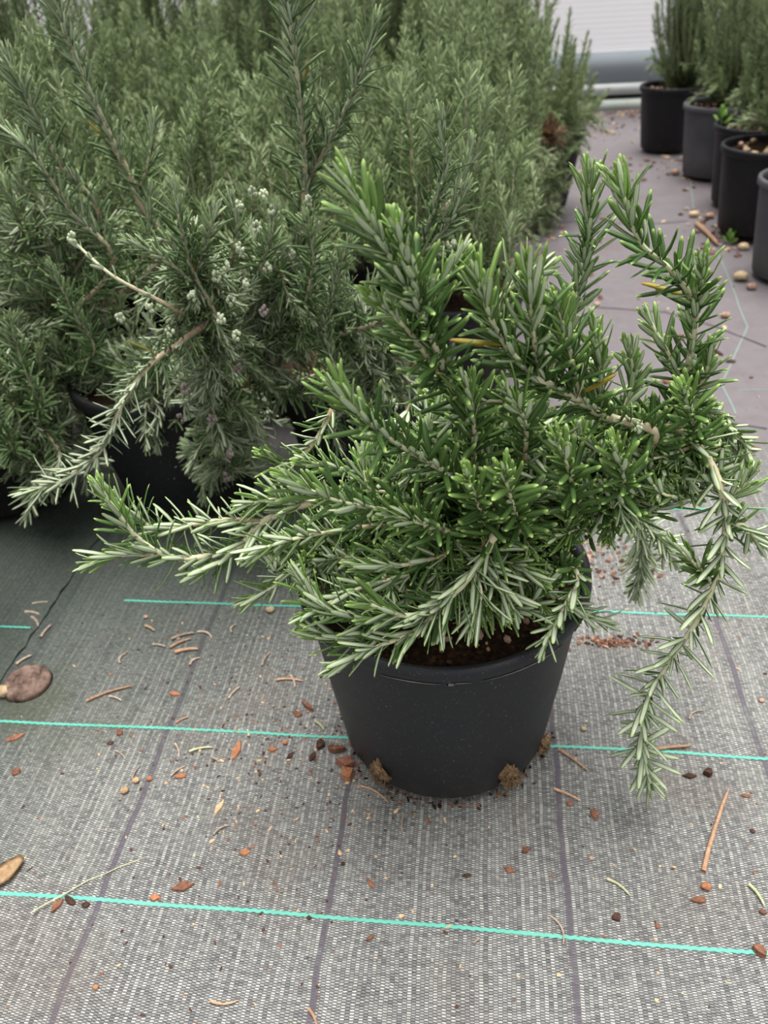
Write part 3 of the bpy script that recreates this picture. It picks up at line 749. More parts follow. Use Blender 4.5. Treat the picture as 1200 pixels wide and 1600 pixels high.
# woody bases rising from the soil
for k in range(14):
    a = R.uniform(0, 6.28); b = (PC.x+.03*cos(a), PC.y+.03*sin(a), .182); e = (PC.x+.10*cos(a)+.02, PC.y+.06*sin(a)-.03, .29)
    FILL.append(dict(path=catmull([b, ((b[0]+e[0])/2, (b[1]+e[1])/2, .23), e], 6), r0=.0035, r1=.0018, kw=dict(L=.018, W=.0034, axil=1, bare=.35)))
build_foliage(main, PC, SH, FILL, R, T_HI, LM, M_STEM, 'hi', 300, yellow=3)
def bud_cluster(parent, pos, R, s=.0022, mat=None, n=9, name='bud_cluster'):
    bm = bmesh.new()
    for k in range(n):
        d = Vector(R.normal(0, 1, 3)); d.normalize(); d.z *= 1.3
        bmesh.ops.create_icosphere(bm, subdivisions=2, radius=s*R.uniform(.5, .75), matrix=Matrix.Translation(d*s*1.05) @ Matrix.Diagonal((.8, .8, 1.15, 1)))
    return bm_obj(name, bm, mat or M_BUD, parent, pos)
for (px, py, Y) in ((1082, 560, .475), (998, 668, .43), (617, 632, .44)):
    bud_cluster(main, ony(px, py, Y)-PC, R, .0022)

# ------------------------------------------------------------------ near neighbour with flower buds
def neighbour(cx, cy, label, group=None, potmat=M_POTD):
    o = empty('potted_rosemary', (cx, cy, 0)); tag(o, label, 'plant', group)
    make_pot(o, .092, .128, .198, potmat, R=R)
    return o
def fill_shoots(R, cx, cy, n, rad, h0, h1, kw, lean=.5, zb=.19, r0=.0024, below=0.0):
    out = []
    if below >= 1:      # rounded bush, sprigs at every height down to the ground
        for k in range(n):
            a = R.uniform(0, 2*pi); u = R.uniform(-.95 if below > 1.4 else -.55 if below > 1.1 else -.2, 1); ph = math.asin(max(-1, min(1, u))); k_ = R.uniform(.7, 1.03) if below > 1.1 else R.uniform(.42, 1.04)
            c = np.array((cx, cy, zb+.07)); d_ = np.array((cos(ph)*cos(a), cos(ph)*sin(a), 0))
            hh = (h1-.07) if u > 0 else (.235 if below > 1.1 else .16)
            e = c+d_*rad*k_*(1 if u > 0 else max(1, .78/cos(ph))); e[2] += hh*sin(ph)*k_ + R.normal(0, .015); e[0] += R.normal(0, .012)
            b = np.array((cx+.02*cos(a), cy+.02*sin(a), zb)); m = b*.4+e*.6+d_*rad*.10; m[2] -= .02-.05*(u < 0)
            out.append(dict(path=catmull([b, m, e], 10), kw=dict(kw), r0=r0, r1=.0009))
        return out
    for k in range(n):
        a = R.uniform(0, 2*pi); q = sqrt(R.uniform(0.02, 1)); h = h0+(h1-h0)*(1-q*q*.55)*R.uniform(.75, 1.05)
        b = np.array((cx+.025*cos(a), cy+.025*sin(a), zb)); e = np.array((cx+rad*q*cos(a), cy+rad*q*sin(a), zb+h*(1-below*q)))
        m = b*.45+e*.55; m[0] += rad*.28*q*cos(a); m[1] += rad*.28*q*sin(a); m[2] += h*(-.06+.42*max(0, below-.25)*q)
        e += R.normal(0, .022, 3); m += R.normal(0, .010, 3)
        out.append(dict(path=catmull([b, m, e], 10), kw=dict(kw), r0=r0, r1=.0009))
    return out

# 1: the budded one
LS, WS = 1.0, 1.05
SH = []; C1 = Vector((-.280, .965, 0)); n1 = neighbour(C1.x, C1.y, 'rosemary with pale flower bud clusters, directly behind the front one')
b1 = (C1.x+.02, C1.y, .183)
S([(380, 600, .88), (450, 430, .84), (476, 300, .82), (468, 160, .80), (452, 20, .79), (440, -90, .78)], b1, r0=.005, r1=.0012, bare=.42, L=.035, W=.0046, step=.0060, axil=3)
S([(478, 290, .82), (520, 210, .81), (560, 120, .80), (585, 40, .79)], r0=.0026, L=.030, W=.0040, axil=2, bare=.1)
S([(420, 480, .85), (480, 300, .83), (500, 200, .83), (490, 120, .83)], r0=.002, L=.026, axil=1)
S([(600, 500, .76), (650, 400, .73), (692, 280, .71), (690, 190, .70)], b1, r0=.0035, bare=.42, L=.031, W=.0042, axil=3)
S([(640, 420, .73), (700, 350, .71), (725, 300, .70)], L=.029, W=.004, axil=2)
S([(690, 330, .75), (720, 290, .76), (735, 225, .76)], L=.025, axil=1)
S([(460, 560, .80), (483, 450, .76), (490, 400, .74), (478, 345, .72)], r0=.0022, L=.027, W=.0042, axil=2)
S([(340, 520, .76), (300, 420, .72), (280, 340, .70), (272, 295, .70)], b1, r0=.003, bare=.5, L=.025, W=.0038, axil=3)
S([(300, 440, .72), (250, 400, .70), (205, 380, .69)], L=.025, W=.0038, axil=3)
S([(310, 420, .72), (325, 370, .71), (335, 325, .71)], L=.022, W=.0038, axil=3)
S([(285, 490, .71), (250, 470, .70), (175, 430, .70), (112, 375, .72)], r0=.0022, r1=.0012, L=.012, axil=1, bare=.1, step=.012)
S([(400, 440, .76), (420, 380, .74), (430, 330, .74)], L=.024, axil=2)
S([(360, 420, .76), (370, 360, .75), (360, 310, .75)], L=.022, axil=2)
S([(510, 620, .78), (508, 520, .76), (530, 420, .74), (545, 380, .73)], b1, L=.024, bare=.4, axil=3)
# arching branch hanging down to the left
S([(330, 500, .74), (268, 545, .69), (232, 572, .665), (192, 630, .645), (160, 700, .635), (110, 745, .63), (45, 768, .63)], r0=.0034, r1=.0014, bare=.18, L=.029, W=.0038, step=.0048, axil=2, spread=68, up=.12, scale_tip=.75)
S([(370, 560, .80), (330, 620, .78), (360, 700, .77)], L=.02, axil=2)
S([(380, 560, .83), (400, 585, .82), (445, 590, .82)], L=.024, axil=0, W=.003)
F1 = []
def col_fill(R, pts, n, rad, length, kw, dz=(-.6, .6)):
    """sprigs around a polyline given in world points"""
    P = catmull([tuple(p) for p in pts], 12); out = []
    for k in range(n):
        c = P[int(R.integers(len(P)))]; d = R.normal(0, 1, 3); d[1] *= .7; d /= np.linalg.norm(d)
        rr = rad*R.uniform(.3, 1); p1 = c+d*rr; v = d+np.array([0, 0, R.uniform(*dz)]); v /= np.linalg.norm(v)
        p0 = p1-v*length*R.uniform(.6, 1.1)
        out.append(dict(path=catmull([p0, (p0+p1)/2+R.normal(0, .004, 3), p1], 5), kw=dict(kw)))
    return out
F1 += col_fill(R, [ony(300, 400, .74), ony(320, 520, .76), ony(345, 640, .79), ony(350, 730, .81)], 170, .060, .05, dict(L=.020, W=.0034, axil=2), (-.9, .4))
F1 += col_fill(R, [ony(250, 560, .86), ony(260, 650, .88), ony(380, 640, .88), ony(300, 720, .88)], 120, .08, .05, dict(L=.022, W=.0034, axil=2), (-.9, .5))
F1 += col_fill(R, [ony(420, 400, .80), ony(480, 480, .82), ony(560, 520, .84)], 100, .075, .05, dict(L=.022, W=.0034, axil=2), (-.4, .7))
F1 += col_fill(R, [ony(330, 560, .84), ony(400, 540, .82), ony(420, 470, .82)], 60, .06, .05, dict(L=.022, W=.0034, axil=2), (-.7, .6))
F4 = col_fill(R, [ony(560, 470, .82), ony(600, 580, .84), ony(560, 640, .84)], 75, .07, .05, dict(L=.022, W=.0034, axil=2), (-.8, .7))
build_foliage(n1, C1, SH, F1, R, T_MD, LG, M_STEMG, 'md', 300, yellow=3)
for (px, py, Y) in ((395, 300, .74), (412, 305, .74), (482, 315, .76), (373, 322, .73), (402, 355, .73), (375, 388, .72), (352, 415, .71), (418, 420, .72), (386, 445, .70), (361, 470, .70),
                    (300, 462, .69), (188, 495, .66), (370, 525, .69), (265, 518, .68), (235, 480, .68), (338, 432, .70), (345, 498, .69), (425, 330, .74), (455, 395, .74), (113, 372, .715), (705, 380, .74), (690, 395, .74)):
    bud_cluster(n1, ony(px, py, Y)-C1, R, .0031, n=11)
for (px, py, Y) in ((330, 655, .72), (360, 708, .74), (280, 655, .72), (355, 745, .75), (412, 485, .72), (372, 575, .73), (290, 608, .70)):
    bud_cluster(n1, ony(px, py, Y)-C1, R, .0034, M_DRYFL, 8, 'withered_flower')

# the one almost hidden between the budded plant and the front one
MAIN_SH = SH; SH = []; C4 = Vector((-.015, .975, 0)); n4 = neighbour(C4.x, C4.y, 'rosemary almost hidden behind the front plant, its black pot showing in the gap')
b4 = (C4.x, C4.y, .183)
S([(520, 560, .90), (512, 520, .86), (520, 470, .85)], b4, bare=.4, L=.024, axil=2)
S([(600, 560, .86), (610, 500, .84), (600, 440, .84)], b4, bare=.4, L=.024, axil=2)
S([(480, 590, .88), (455, 600, .86), (432, 640, .85)], b4, bare=.4, L=.022, axil=1)
S([(540, 620, .86), (520, 660, .82), (530, 700, .80)], b4, bare=.4, L=.022, axil=1)
build_foliage(n4, C4, SH, F4, R, T_MD, LG, M_STEMG, 'md', 120, yellow=4)

# 2: left neighbour
SH = []; C2 = Vector((-.56, 1.00, 0)); n2 = neighbour(C2.x, C2.y, 'rosemary at the left edge with a long pinkish stem leaning up to the left')
b2 = (C2.x+.02, C2.y, .183)
S([(240, 420, .98), (215, 310, .96), (170, 210, .95), (130, 120, .94), (95, 30, .94), (85, -20, .94)], b2, r0=.006, r1=.0014, bare=.45, L=.036, W=.0046, step=.0060, axil=3)
S([(150, 370, .98), (90, 250, .96), (40, 150, .95), (10, 90, .95)], b2, r0=.004, bare=.45, L=.034, W=.0045, axil=2)
S([(170, 430, .92), (110, 330, .90), (50, 240, .88), (0, 200, .88)], b2, r0=.004, bare=.4, L=.034, W=.0045, axil=2)
S([(215, 300, .96), (230, 260, .93), (240, 190, .93)], L=.028, axil=1)
S([(200, 450, .90), (230, 380, .88), (235, 300, .87)], L=.028, axil=2)
S([(60, 640, .86), (35, 570, .82), (15, 500, .80)], b2, bare=.4, L=.026, axil=2)
S([(90, 700, .84), (60, 760, .80), (40, 810, .78)], b2, r0=.003, bare=.4, L=.024, axil=2, up=-.1)
S([(20, 700, .84), (0, 660, .80), (-30, 600, .8)], b2, bare=.4, L=.026, axil=2)
S([(140, 560, .90), (110, 480, .86), (80, 420, .84)], b2, bare=.4, L=.026, axil=2)
F2 = col_fill(R, [ony(40, 330, .98), ony(110, 450, 1.0), ony(120, 600, .95)], 150, .11, .06, dict(L=.024, W=.0036, axil=2), (-.2, .9))
F2 += col_fill(R, [ony(20, 520, .92), ony(40, 640, .90), ony(60, 720, .88)], 110, .075, .06, dict(L=.022, W=.0034, axil=2), (-.5, .8))
F2 += col_fill(R, [ony(100, 620, .93), ony(190, 600, .95), ony(150, 720, .92)], 80, .07, .06, dict(L=.022, W=.0034, axil=2), (-.9, .5))
F2 += col_fill(R, [ony(230, 560, 1.02), ony(200, 640, 1.0)], 30, .06, .06, dict(L=.020, W=.0032, axil=2), (-.9, .3))
build_foliage(n2, C2, SH, F2, R, T_MD, LG, M_STEMG, 'md', 300, yellow=3)

# 3: the one whose pot rim shows in the gap
SH = []; C3 = Vector((.125, 1.20, 0)); n3 = neighbour(C3.x, C3.y, 'rosemary whose pot rim shows in the gap above the front plant')
b3 = (C3.x, C3.y, .183)
S([(650, 300, 1.12), (640, 200, 1.08), (620, 130, 1.08)], b3, r0=.004, bare=.3, L=.026, axil=2)
S([(735, 330, 1.12), (745, 240, 1.1), (760, 150, 1.1)], b3, r0=.004, bare=.3, L=.026, axil=2)
S([(600, 330, 1.12), (570, 260, 1.08), (560, 200, 1.06)], b3, r0=.004, bare=.3, L=.026, axil=2)
F3 = fill_shoots(R, C3.x, C3.y, 75, .15, .10, .34, dict(L=.023, W=.0034, axil=2, bare=.22, step=.006), below=.3)
build_foliage(n3, C3, SH, F3, R, T_MD, LF, M_STEMG, 'md', 120)

# ------------------------------------------------------------------ further plants: three bushes shared by the rest
def make_bush(label, n, rad, h0, h1, kw, temps=T_LO, mats=LF, below=.3, potd=(.092, .128, .198), potmat=M_POTD, seed=0, cx=0.0):
    rr = np.random.default_rng(seed)
    o = empty('potted_rosemary', (0, 0, 0)); tag(o, label, 'plant')
    make_pot(o, *potd, potmat, R=rr)
    sh = fill_shoots(rr, cx, 0, n, rad, h0, h1, kw, below=below, zb=potd[2]-.015)
    nb = 8
    for s in sh[:nb]:
        link('branch', tubes_mesh('branch', [(s['path'], .003, .001)], M_STEMG, (0, 0, 0), 5, 2), o)
    lv = Leaves()
    for s in sh: shoot_leaves(rr, lv, s['path'], 0, **s['kw'])
    tag(link('twig_mass', tubes_mesh('twig_mass', [(s['path'], .0022, .0009) for s in sh[nb:]], M_STEMG, (0, 0, 0), 4, 3), o), kind='stuff')
    tag(link('foliage', leaves_mesh('foliage', lv.cat(), temps, mats, (0, 0, 0), rr), o), kind='stuff')
    return o
def copy_tree(o, parent=None):
    c = o.copy(); col.objects.link(c); c.parent = parent
    for ch in list(o.children): copy_tree(ch, c)
    return c
kwb = dict(L=.026, W=.0040, axil=2, bare=.12, step=.0066, spread=60, tipyoung=.06)
protos = [make_bush('x', 85, .18, .18, .48, kwb, seed=11, below=.6), make_bush('x', 95, .19, .30, .72, kwb, seed=12, below=.5), make_bush('x', 95, .20, .12, .36, kwb, seed=13, below=.8), make_bush('x', 190, .20, .10, .44, dict(kwb, L=.023, bare=.4), seed=14, below=1.25)]
used = [False]*4
spots = [(-.19, 1.25, 2, 'low rosemary just behind the budded one in the left bed'),
         (-.47, 1.27, 0, 'rosemary behind the leaning pinkish stem, second row of the left bed'),
         (-.80, 1.22, 0, 'rosemary at the far left edge, second row of the left bed'),
         (.16, 1.56, 3, 'rosemary on the aisle edge of the left bed, behind the gap with the pot rim'),
         (-.14, 1.54, 2, 'low rosemary in the third row, below the dark patch in the upper left'),
         (-.43, 1.56, 2, 'pale low rosemary in the third row, upper left'),
         (-.74, 1.52, 0, 'rosemary of the third row at the left edge'),
         (.26, 1.98, 3, 'bushy rosemary on the aisle edge with foliage reaching the ground'),
         (-.05, 1.88, 0, 'rosemary right of the tall upright stem, fourth row'),
         (-.34, 1.92, 0, 'rosemary behind the tall upright stem, fourth row'),
         (-.66, 1.90, 1, 'dark tall rosemary in the upper left'),
         (-1.0, 1.85, 1, 'tall rosemary at the top left corner'),
         (.40, 2.72, 1, 'tall rosemary on the aisle edge beside the blue-grey wall sheet'),
         (.10, 2.30, 1, 'tall rosemary at the top, left of the one with the dead clump'),
         (-.22, 2.32, 1, 'tall rosemary at the top centre'),
         (-.56, 2.35, 0, 'rosemary at the top, left of the centre'),
         (-.95, 2.35, 0, 'rosemary near the top left corner, further back'),
         (.08, 2.85, 1, 'rosemary of the back row at the top, right of the centre'),
         (-.30, 2.85, 1, 'rosemary of the back row at the top centre'),
         (-.75, 2.90, 1, 'rosemary of the back row at the top left'),
         (-1.2, 2.9, 1, 'rosemary of the back row in the top left corner'),
         (-.83, .90, 3, 'unseen rosemary added just outside the left edge for shade'),  # out of view, added to shade the cloth at the left
         (-.64, .66, 3, 'unseen rosemary added outside the left edge for shade, nearest the viewer'),  # also added out of view, to deepen the shade on the left
         (-.52, 2.72, 1, 'tall rosemary of the back rows, upper left'),
         (-.12, 3.22, 1, 'rosemary of the last row at the top centre'),
         (.22, 3.25, 1, 'rosemary of the last row before the white wall')]
rr = np.random.default_rng(5)
for (x, y, k, lab) in spots:
    o = protos[k] if not used[k] else copy_tree(protos[k]); used[k] = True
    o.location = (x, y, 0); o.rotation_euler.z = rr.uniform(0, 6.28); s = rr.uniform(.94, 1.06); o.scale = (s, s, s); o['label'] = lab; o['group'] = 'rosemaries in the left bed'

# low straggling one at the aisle edge with a dead brown clump
kwn = dict(L=.022, W=.0032, axil=2, bare=.3, step=.0065, spread=55)
C5 = Vector((.50, 2.33, 0)); o = neighbour(C5.x, C5.y, 'low spreading rosemary on the left of the aisle with a dead brown clump')
F5 = fill_shoots(np.random.default_rng(21), C5.x, C5.y, 190, .18, .10, .32, kwn, below=1.3)
F5 += col_fill(R, [ony(880, 170, 2.25), ony(868, 240, 2.18), ony(850, 300, 2.14), ony(825, 350, 2.10)], 170, .085, .075, dict(kwn, bare=0), (-.5, 1.2))
build_foliage(o, C5, [], F5, R, T_LO, LF, M_STEMG, 'lo', 0)
d = Leaves(); rr = np.random.default_rng(3); cc = np.array(ony(858, 212, 2.07))
for q in range(34):
    v = rr.normal(0, 1, 3)*np.array([1, 1, 1.5]); v /= np.linalg.norm(v); shoot_leaves(rr, d, catmull([cc, cc+v*.022, cc+v*.042], 4), 0, L=.016, W=.003, axil=2)
x = link('dead_clump', leaves_mesh('dead_clump', d.cat(), T_LO, LD, (.50, 2.33, 0), rr), o); tag(x, 'dead brown clump of leaves', kind='stuff')

# ------------------------------------------------------------------ row of tall pots on the right
kwr = dict(L=.024, W=.0031, axil=2, bare=.06, step=.0062, spread=50)
pr = [make_bush('x', 200, .155, .20, .62, dict(kwr, bare=.12), seed=31, potd=(.088, .115, .202), below=1.0), make_bush('x', 210, .165, .20, .60, dict(kwr, bare=.12), seed=32, potd=(.088, .115, .202), below=1.0)]
right = [(1.10, 2.96, 0, M_POTD, 'tall rosemary in the black pot nearest the wall, right row', 0.9),
         (1.11, 2.56, 1, M_POTG, 'tall rosemary in the dusty grey pot, second from the wall in the right row', 2.2),
         (1.075, 2.23, 0, M_POTD, 'rosemary in the half hidden pot in the middle of the right row', 4.1),
         (.995, 1.98, 1, M_POTD, 'rosemary in the black pot with pale gravel on its soil, right row', 5.2),
         (.945, 1.655, 0, M_POTG, 'rosemary in the grey pot cut off by the right edge', 1.2)]
ru = [False, False]; rng_r = np.random.default_rng(9); roots = []
for (x, y, k, mat, lab, rz) in right:
    o = pr[k] if not ru[k] else copy_tree(pr[k]); ru[k] = True
    o.location = (x, y, 0); o.rotation_euler.z = rz; o['label'] = lab; o['group'] = 'pots in the right row'
    for ch in o.children:
        if ch.name.startswith('pot'):
            ch.data = ch.data.copy(); ch.data.materials.clear(); ch.data.materials.append(mat)
        if ch.name.startswith('soil'): sl = ch
        # the plants stand towards the far right of their pots
        if not (ch.name.startswith('pot') or ch.name.startswith('soil')):
            off = Vector((.055 if x > 1.02 else .10, .02, 0)); off.rotate(Matrix.Rotation(-rz, 3, 'Z')); ch.location = off
    roots.append((o, sl))
for i_, (o, sl) in enumerate(roots):
    mats_ = [[M_BARK, M_STONE], [M_BARK, M_STONE], [M_BARK, M_STONEY], [M_STONEY, M_STONEY, M_STONE], [M_BARK]][i_]
    stone_parts(sl, rng_r, 26, .09, .188, mats_, .004, .009 if i_ != 3 else .012)
rng_r = np.random.default_rng(77)

# small weeds
def weed(px, py, z, label, s=.012, parent=None, name='weed_seedling'):
    p = onz(px, py, z); bm = bmesh.new()
    for k in range(7):
        a = k*2.4; el = .5+.12*k
        d = Vector((cos(a)*cos(el), sin(a)*cos(el), sin(el))); n_ = Vector((-sin(a), cos(a), 0)); u_ = n_.cross(d)*-1
        b = d*s*.15+Vector((0, 0, s*.1*k)); pts = [b, b+d*s*.5+n_*s*.3, b+d*s*.75+n_*s*.25+u_*s*.1, b+d*s, b+d*s*.75-n_*s*.25+u_*s*.1, b+d*s*.5-n_*s*.3]
        lo = [bm.verts.new(q) for q in pts]; hi = [bm.verts.new(q+Vector((0, 0, .0008))) for q in pts]
        bm.faces.new(lo[::-1]); bm.faces.new(hi)
        for q in range(6): bm.faces.new((lo[q], lo[(q+1) % 6], hi[(q+1) % 6], hi[q]))
    bmesh.ops.create_cone(bm, segments=6, radius1=s*.06, radius2=s*.05, depth=s*.9, cap_ends=True, matrix=Matrix.Translation((0, 0, s*.45)))
    zz = fz(p.x, p.y) if z == 0 else z
    o = bm_obj(name, bm, M_WEED, None, (p.x, p.y, zz), smooth=False); tag(o, label, 'weed'); return o
weed(1141, 372, 0, 'bright green seedling on the ground against the black pot on the right', .022)
weed(1127, 195, .190, 'small green seedling on the soil of the half hidden pot on the right', .030)

# ------------------------------------------------------------------ litter on the cloth
def chip_mesh(R, L, W, T, pointed=.5):
    """irregular flake of bark"""
    bm = bmesh.new(); n = 8; lo = []; hi = []
    for k in range(n):
        a = 2*pi*k/n; x = cos(a)*L/2*(1+R.uniform(-.15, .15)); y = sin(a)*W/2*(1-pointed*abs(cos(a)))*(1+R.uniform(-.25, .25))
        lo.append(bm.verts.new((x, y, 0))); hi.append(bm.verts.new((x*.88, y*.85, T*(1+R.uniform(-.3, .3)))))
    bm.faces.new(lo[::-1]); c = bm.verts.new((0, 0, T*1.25))
    for k in range(n):
        bm.faces.new((lo[k], lo[(k+1) % n], hi[(k+1) % n], hi[k])); bm.faces.new((hi[k], hi[(k+1) % n], c))
    return bm
def rod_mesh(R, L, r, bend=.1, nseg=6, taper=.6):
    P = np.array([((f-.5)*L, bend*L*(1-(2*f-1)**2)+R.normal(0, .012)*L*.3, r*1.0) for f in np.linspace(0, 1, 9)])
    v, q, u = tube_arrays(P, r, r*taper, nseg); v[:, 2] = np.maximum(v[:, 2], 0)
    return v, q, u
RL = np.random.default_rng(42)
def ground_place(px, py, ang_px):
    """world position and heading for something drawn at a pixel with a drawn angle"""
    p = onz(px, py); q = onz(px+20*cos(radians(ang_px)), py-20*sin(radians(ang_px)))
    return Vector((p.x, p.y, fz(p.x, p.y)+.0003)), atan2(q.y-p.y, q.x-p.x)
def scale_at(p): return proj((p.x, p.y, 0))[2]/F
def chip(px, py, Lpx, Wpx, ang, mat, label, name='bark_chip', cat='bark chip', pointed=.5, group=None, T=None):
    p, h = ground_place(px, py, ang); s = scale_at(p)
    o = bm_obj(name, chip_mesh(RL, Lpx*s, Wpx*s*1.15, T or max(.0012, Wpx*s*.28), pointed), mat, None, p, smooth=False, rot=(0, 0, h)); tag(o, label, cat, group)
def rod(px, py, Lpx, Wpx, ang, mat, label, name='dry_needle', cat='needle', bend=.08, group=None):
    p, h = ground_place(px, py, ang); s = scale_at(p); ca = abs(sin(radians(ang)))
    v, q, u = rod_mesh(RL, Lpx*s*(1+.12*ca), Wpx*s/2, bend)
    o = link(name, np_mesh(name, v, q, [mat], uv=u), None, p, (0, 0, h)); tag(o, label, cat, group)
chip(368, 1168, 38, 12, 68, M_BARKO, 'long orange bark chip standing slantwise below the middle teal thread')
chip(341, 1257, 30, 9, 58, M_TAN, 'narrow tan-brown bark chip left of the pot foot')
chip(285, 1383, 36, 15, 12, M_BARK, 'large reddish bark chip above the lowest teal thread on the left')
chip(240, 1399, 19, 10, 0, M_BARKO, 'small orange bark chip beside the large reddish one')
chip(381, 1328, 20, 9, 5, M_BARKO, 'small orange bark chip alone below the narrow tan one')
chip(271, 1078, 20, 9, -5, M_BARKO, 'bright orange bark chip on the mauve band, upper left')
chip(87, 1411, 28, 13, 50, M_BARK, 'brown bark chip lying across the lowest teal thread at the left')
chip(108, 1404, 26, 12, -35, M_BARKD, 'darker bark chip touching the brown one on the lowest teal thread')
chip(132, 1410, 16, 10, 10, M_BARKD, 'small dark bark chip right of the pair on the lowest teal thread')
chip(22, 1200, 18, 12, -10, M_BARK, 'reddish flake at the left edge below the root disc')
chip(20, 1146, 30, 10, 20, M_BARK, 'bark strip at the left edge just under the middle teal thread')
chip(525, 1166, 30, 14, 0, M_BARK, 'reddish bark chip against the left foot of the pot, topmost', T=.006)
chip(541, 1188, 20, 26, 80, M_BARK, 'brown bark chip against the left foot of the pot, middle one', T=.007)
chip(541, 1206, 26, 20, -60, M_BARKO, 'angular orange bark chip against the left foot of the pot, lowest', T=.006)
chip(500, 1158, 20, 13, 60, M_BARKD, 'dark bark flake left of the reddish chips at the pot foot', T=.004)
chip(487, 1176, 20, 9, 65, M_BARKD, 'blackish bark flake lower left of the other dark one')
chip(480, 1098, 28, 9, -38, M_BARK, 'reddish brown bark stick left of the pot, above the middle thread', T=.004)
chip(464, 1109, 18, 11, -20, M_BARK, 'reddish crumb of bark below the brown stick left of the pot')
chip(452, 1175, 20, 7, 45, M_BARKD, 'thin dark bark flake left of the pot foot, below the middle thread')
chip(424, 1165, 18, 9, 0, M_BARKO, 'pale orange flake below the middle thread, left of the pot')
chip(185, 1139, 15, 11, -40, M_BARK, 'brown flake just below the middle teal thread at the left')
chip(170, 1155, 12, 8, 10, M_BARKD, 'dark crumb beside the brown flake under the middle thread')
chip(281, 1209, 18, 11, 10, M_BARKO, 'orange flake below the pale crossed needles')
chip(579, 1377, 22, 8, -48, M_BARK, 'pinkish bark splinter right of centre near the lowest thread')
chip(577, 1462, 16, 7, 35, M_BARK, 'pink flake below the lowest thread, left of the middle')
chip(1095, 1398, 24, 13, 0, M_BARK, 'flat brown stain-like flake below the orange pebble')
chip(822, 1322, 15, 11, 20, M_BARK, 'brown crumb right of the middle in front of the pot')
chip(796, 1353, 19, 10, -20, M_BARK, 'reddish bark chip in front of the pot')
chip(729, 1363, 15, 6, 5, M_BARKD, 'small dark flake in front of the pot')
chip(930, 1266, 22, 12, -72, M_BARK, 'red-brown bark chip right of the pot foot')
chip(891, 1249, 14, 9, 0, M_BARK, 'brown crumb below the short twig right of the pot')
chip(1168, 1236, 16, 8, -10, M_BARK, 'brown flake right of the long twig')
chip(1190, 1480, 26, 14, -40, M_BARK, 'pinkish bark chip at the right edge on the lowest thread', T=.005)
chip(1196, 1417, 14, 10, 0, M_BARK, 'rusty flake at the right edge above the pinkish chip')
chip(1079, 1206, 22, 9, 0, M_BARKD, 'loose dark soil clod left of the blacker one, right side')
chip(1108, 1202, 15, 13, 0, M_BARKD, 'round black soil clod above the long twig', T=.005)
chip(965, 1425, 18, 14, 30, M_BARKD, 'dark soil smear right of the lower mauve band')
chip(1030, 1440, 10, 8, 30, M_BARK, 'tiny brown crumb in the lower right')
chip(1179, 1290, 9, 8, 0, M_BARKD, 'tiny black crumb right of the long twig')
chip(482, 1430, 8, 7, 0, M_BARKD, 'tiny dark crumb on the lowest thread')
chip(535, 1665-320, 8, 7, 0, M_BARKD, 'tiny dark crumb in front of the pot at the left')
def pebble(px, py, d, mat, label, name='pebble', cat='pebble', fl=.6):
    p, h = ground_place(px, py, 0); s = scale_at(p)*d/2
    o = bm_obj(name, lump(RL, s, s*.85, s*fl, .25, 2), mat, None, p-Vector((0, 0, .0002))); tag(o, label, cat)
pebble(193, 1232, 14, M_TAN, 'tan pebble left of the mauve band, lower of two')
pebble(211, 1216, 12, M_TAN, 'tan pebble left of the mauve band, upper of two')
pebble(232, 1213, 10, M_BARKO, 'small orange pebble on the mauve band')
pebble(148, 1540, 9, M_BARKO, 'orange pebble at the lower left near the mauve band')
pebble(444, 1155, 9, M_BARKO, 'round orange grain left of the pot below the middle thread')
pebble(1106, 1378, 16, M_BARKO, 'orange pebble below the long twig')
pebble(421, 947, 14, M_STONEY, 'pale tan pebble left of the pot near the upper thread')
pebble(226, 958, 8, M_STONE, 'small pinkish pebble in the shade, upper left')
pebble(925, 1334, 8, M_STONE, 'pinkish grain on the cloth right of the pot')
pebble(912, 1136, 9, M_STONEY, 'pale pebble just right of the pot above the middle thread')
pebble(3, 1078, 26, M_STONEY, 'pale stone at the left edge touching the root disc')
pebble(1192, 1088, 9, M_STONE, 'pinkish pebble at the right edge')
for (px, py, d, mat, lab) in ((1163, 381, 18, M_STONEY, 'pale stone in front of the black pot on the right'), (1085, 333, 16, M_STONEY, 'pale tan stone at the end of the litter strip in the aisle'),
        (1158, 432, 24, M_STONEY, 'pinkish pale stone by the grey pot at the right edge'), (1110, 335, 14, M_STONE, 'brown stone between the two black pots'), (1175, 445, 16, M_STONE, 'brown stone beside the grey pot at the right edge'),
        (1135, 486, 15, M_STONE, 'small pink stone in the aisle, lower of the right side'), (1055, 270, 14, M_STONE, 'brown stone by the foot of the dusty grey pot')):
    pebble(px, py, d, mat, lab)
rod(313, 1167, 36, 4, 10, M_NEEDLEG, 'pale green needle lying flat below the middle thread')
rod(275, 1169, 28, 3.5, -75, M_NEEDLE, 'brown needle standing upright beside the pale green one')
rod(277, 1201, 24, 4, 35, M_NEEDLE, 'short tan needle above the orange flake')
rod(345, 1293, 26, 4, 30, M_NEEDLE, 'pale curved needle below the narrow tan chip', bend=.15)
rod(350, 1561, 44, 5, 2, M_TWIG, 'pink curved needle near the bottom edge', bend=-.12)
rod(488, 1588, 26, 6, -65, M_TWIG, 'short pinkish twig at the bottom edge on the mauve band')
rod(498, 1128, 22, 5, -45, M_NEEDLEG, 'cream needle just above the thread left of the pot')
rod(186, 1155+20, 26, 3, -40, M_NEEDLE, 'thin tan needle left below the middle thread')
rod(211, 1202, 24, 3.5, 60, M_NEEDLE, 'tan needle rising beside the upper tan pebble')
rod(335, 1183, 16, 3, -30, M_NEEDLE, 'short needle near the long orange chip')
rod(968, 1380, 38, 5, -36, M_NEEDLEG, 'pale green needle right of the mauve band, lower right', bend=.1)
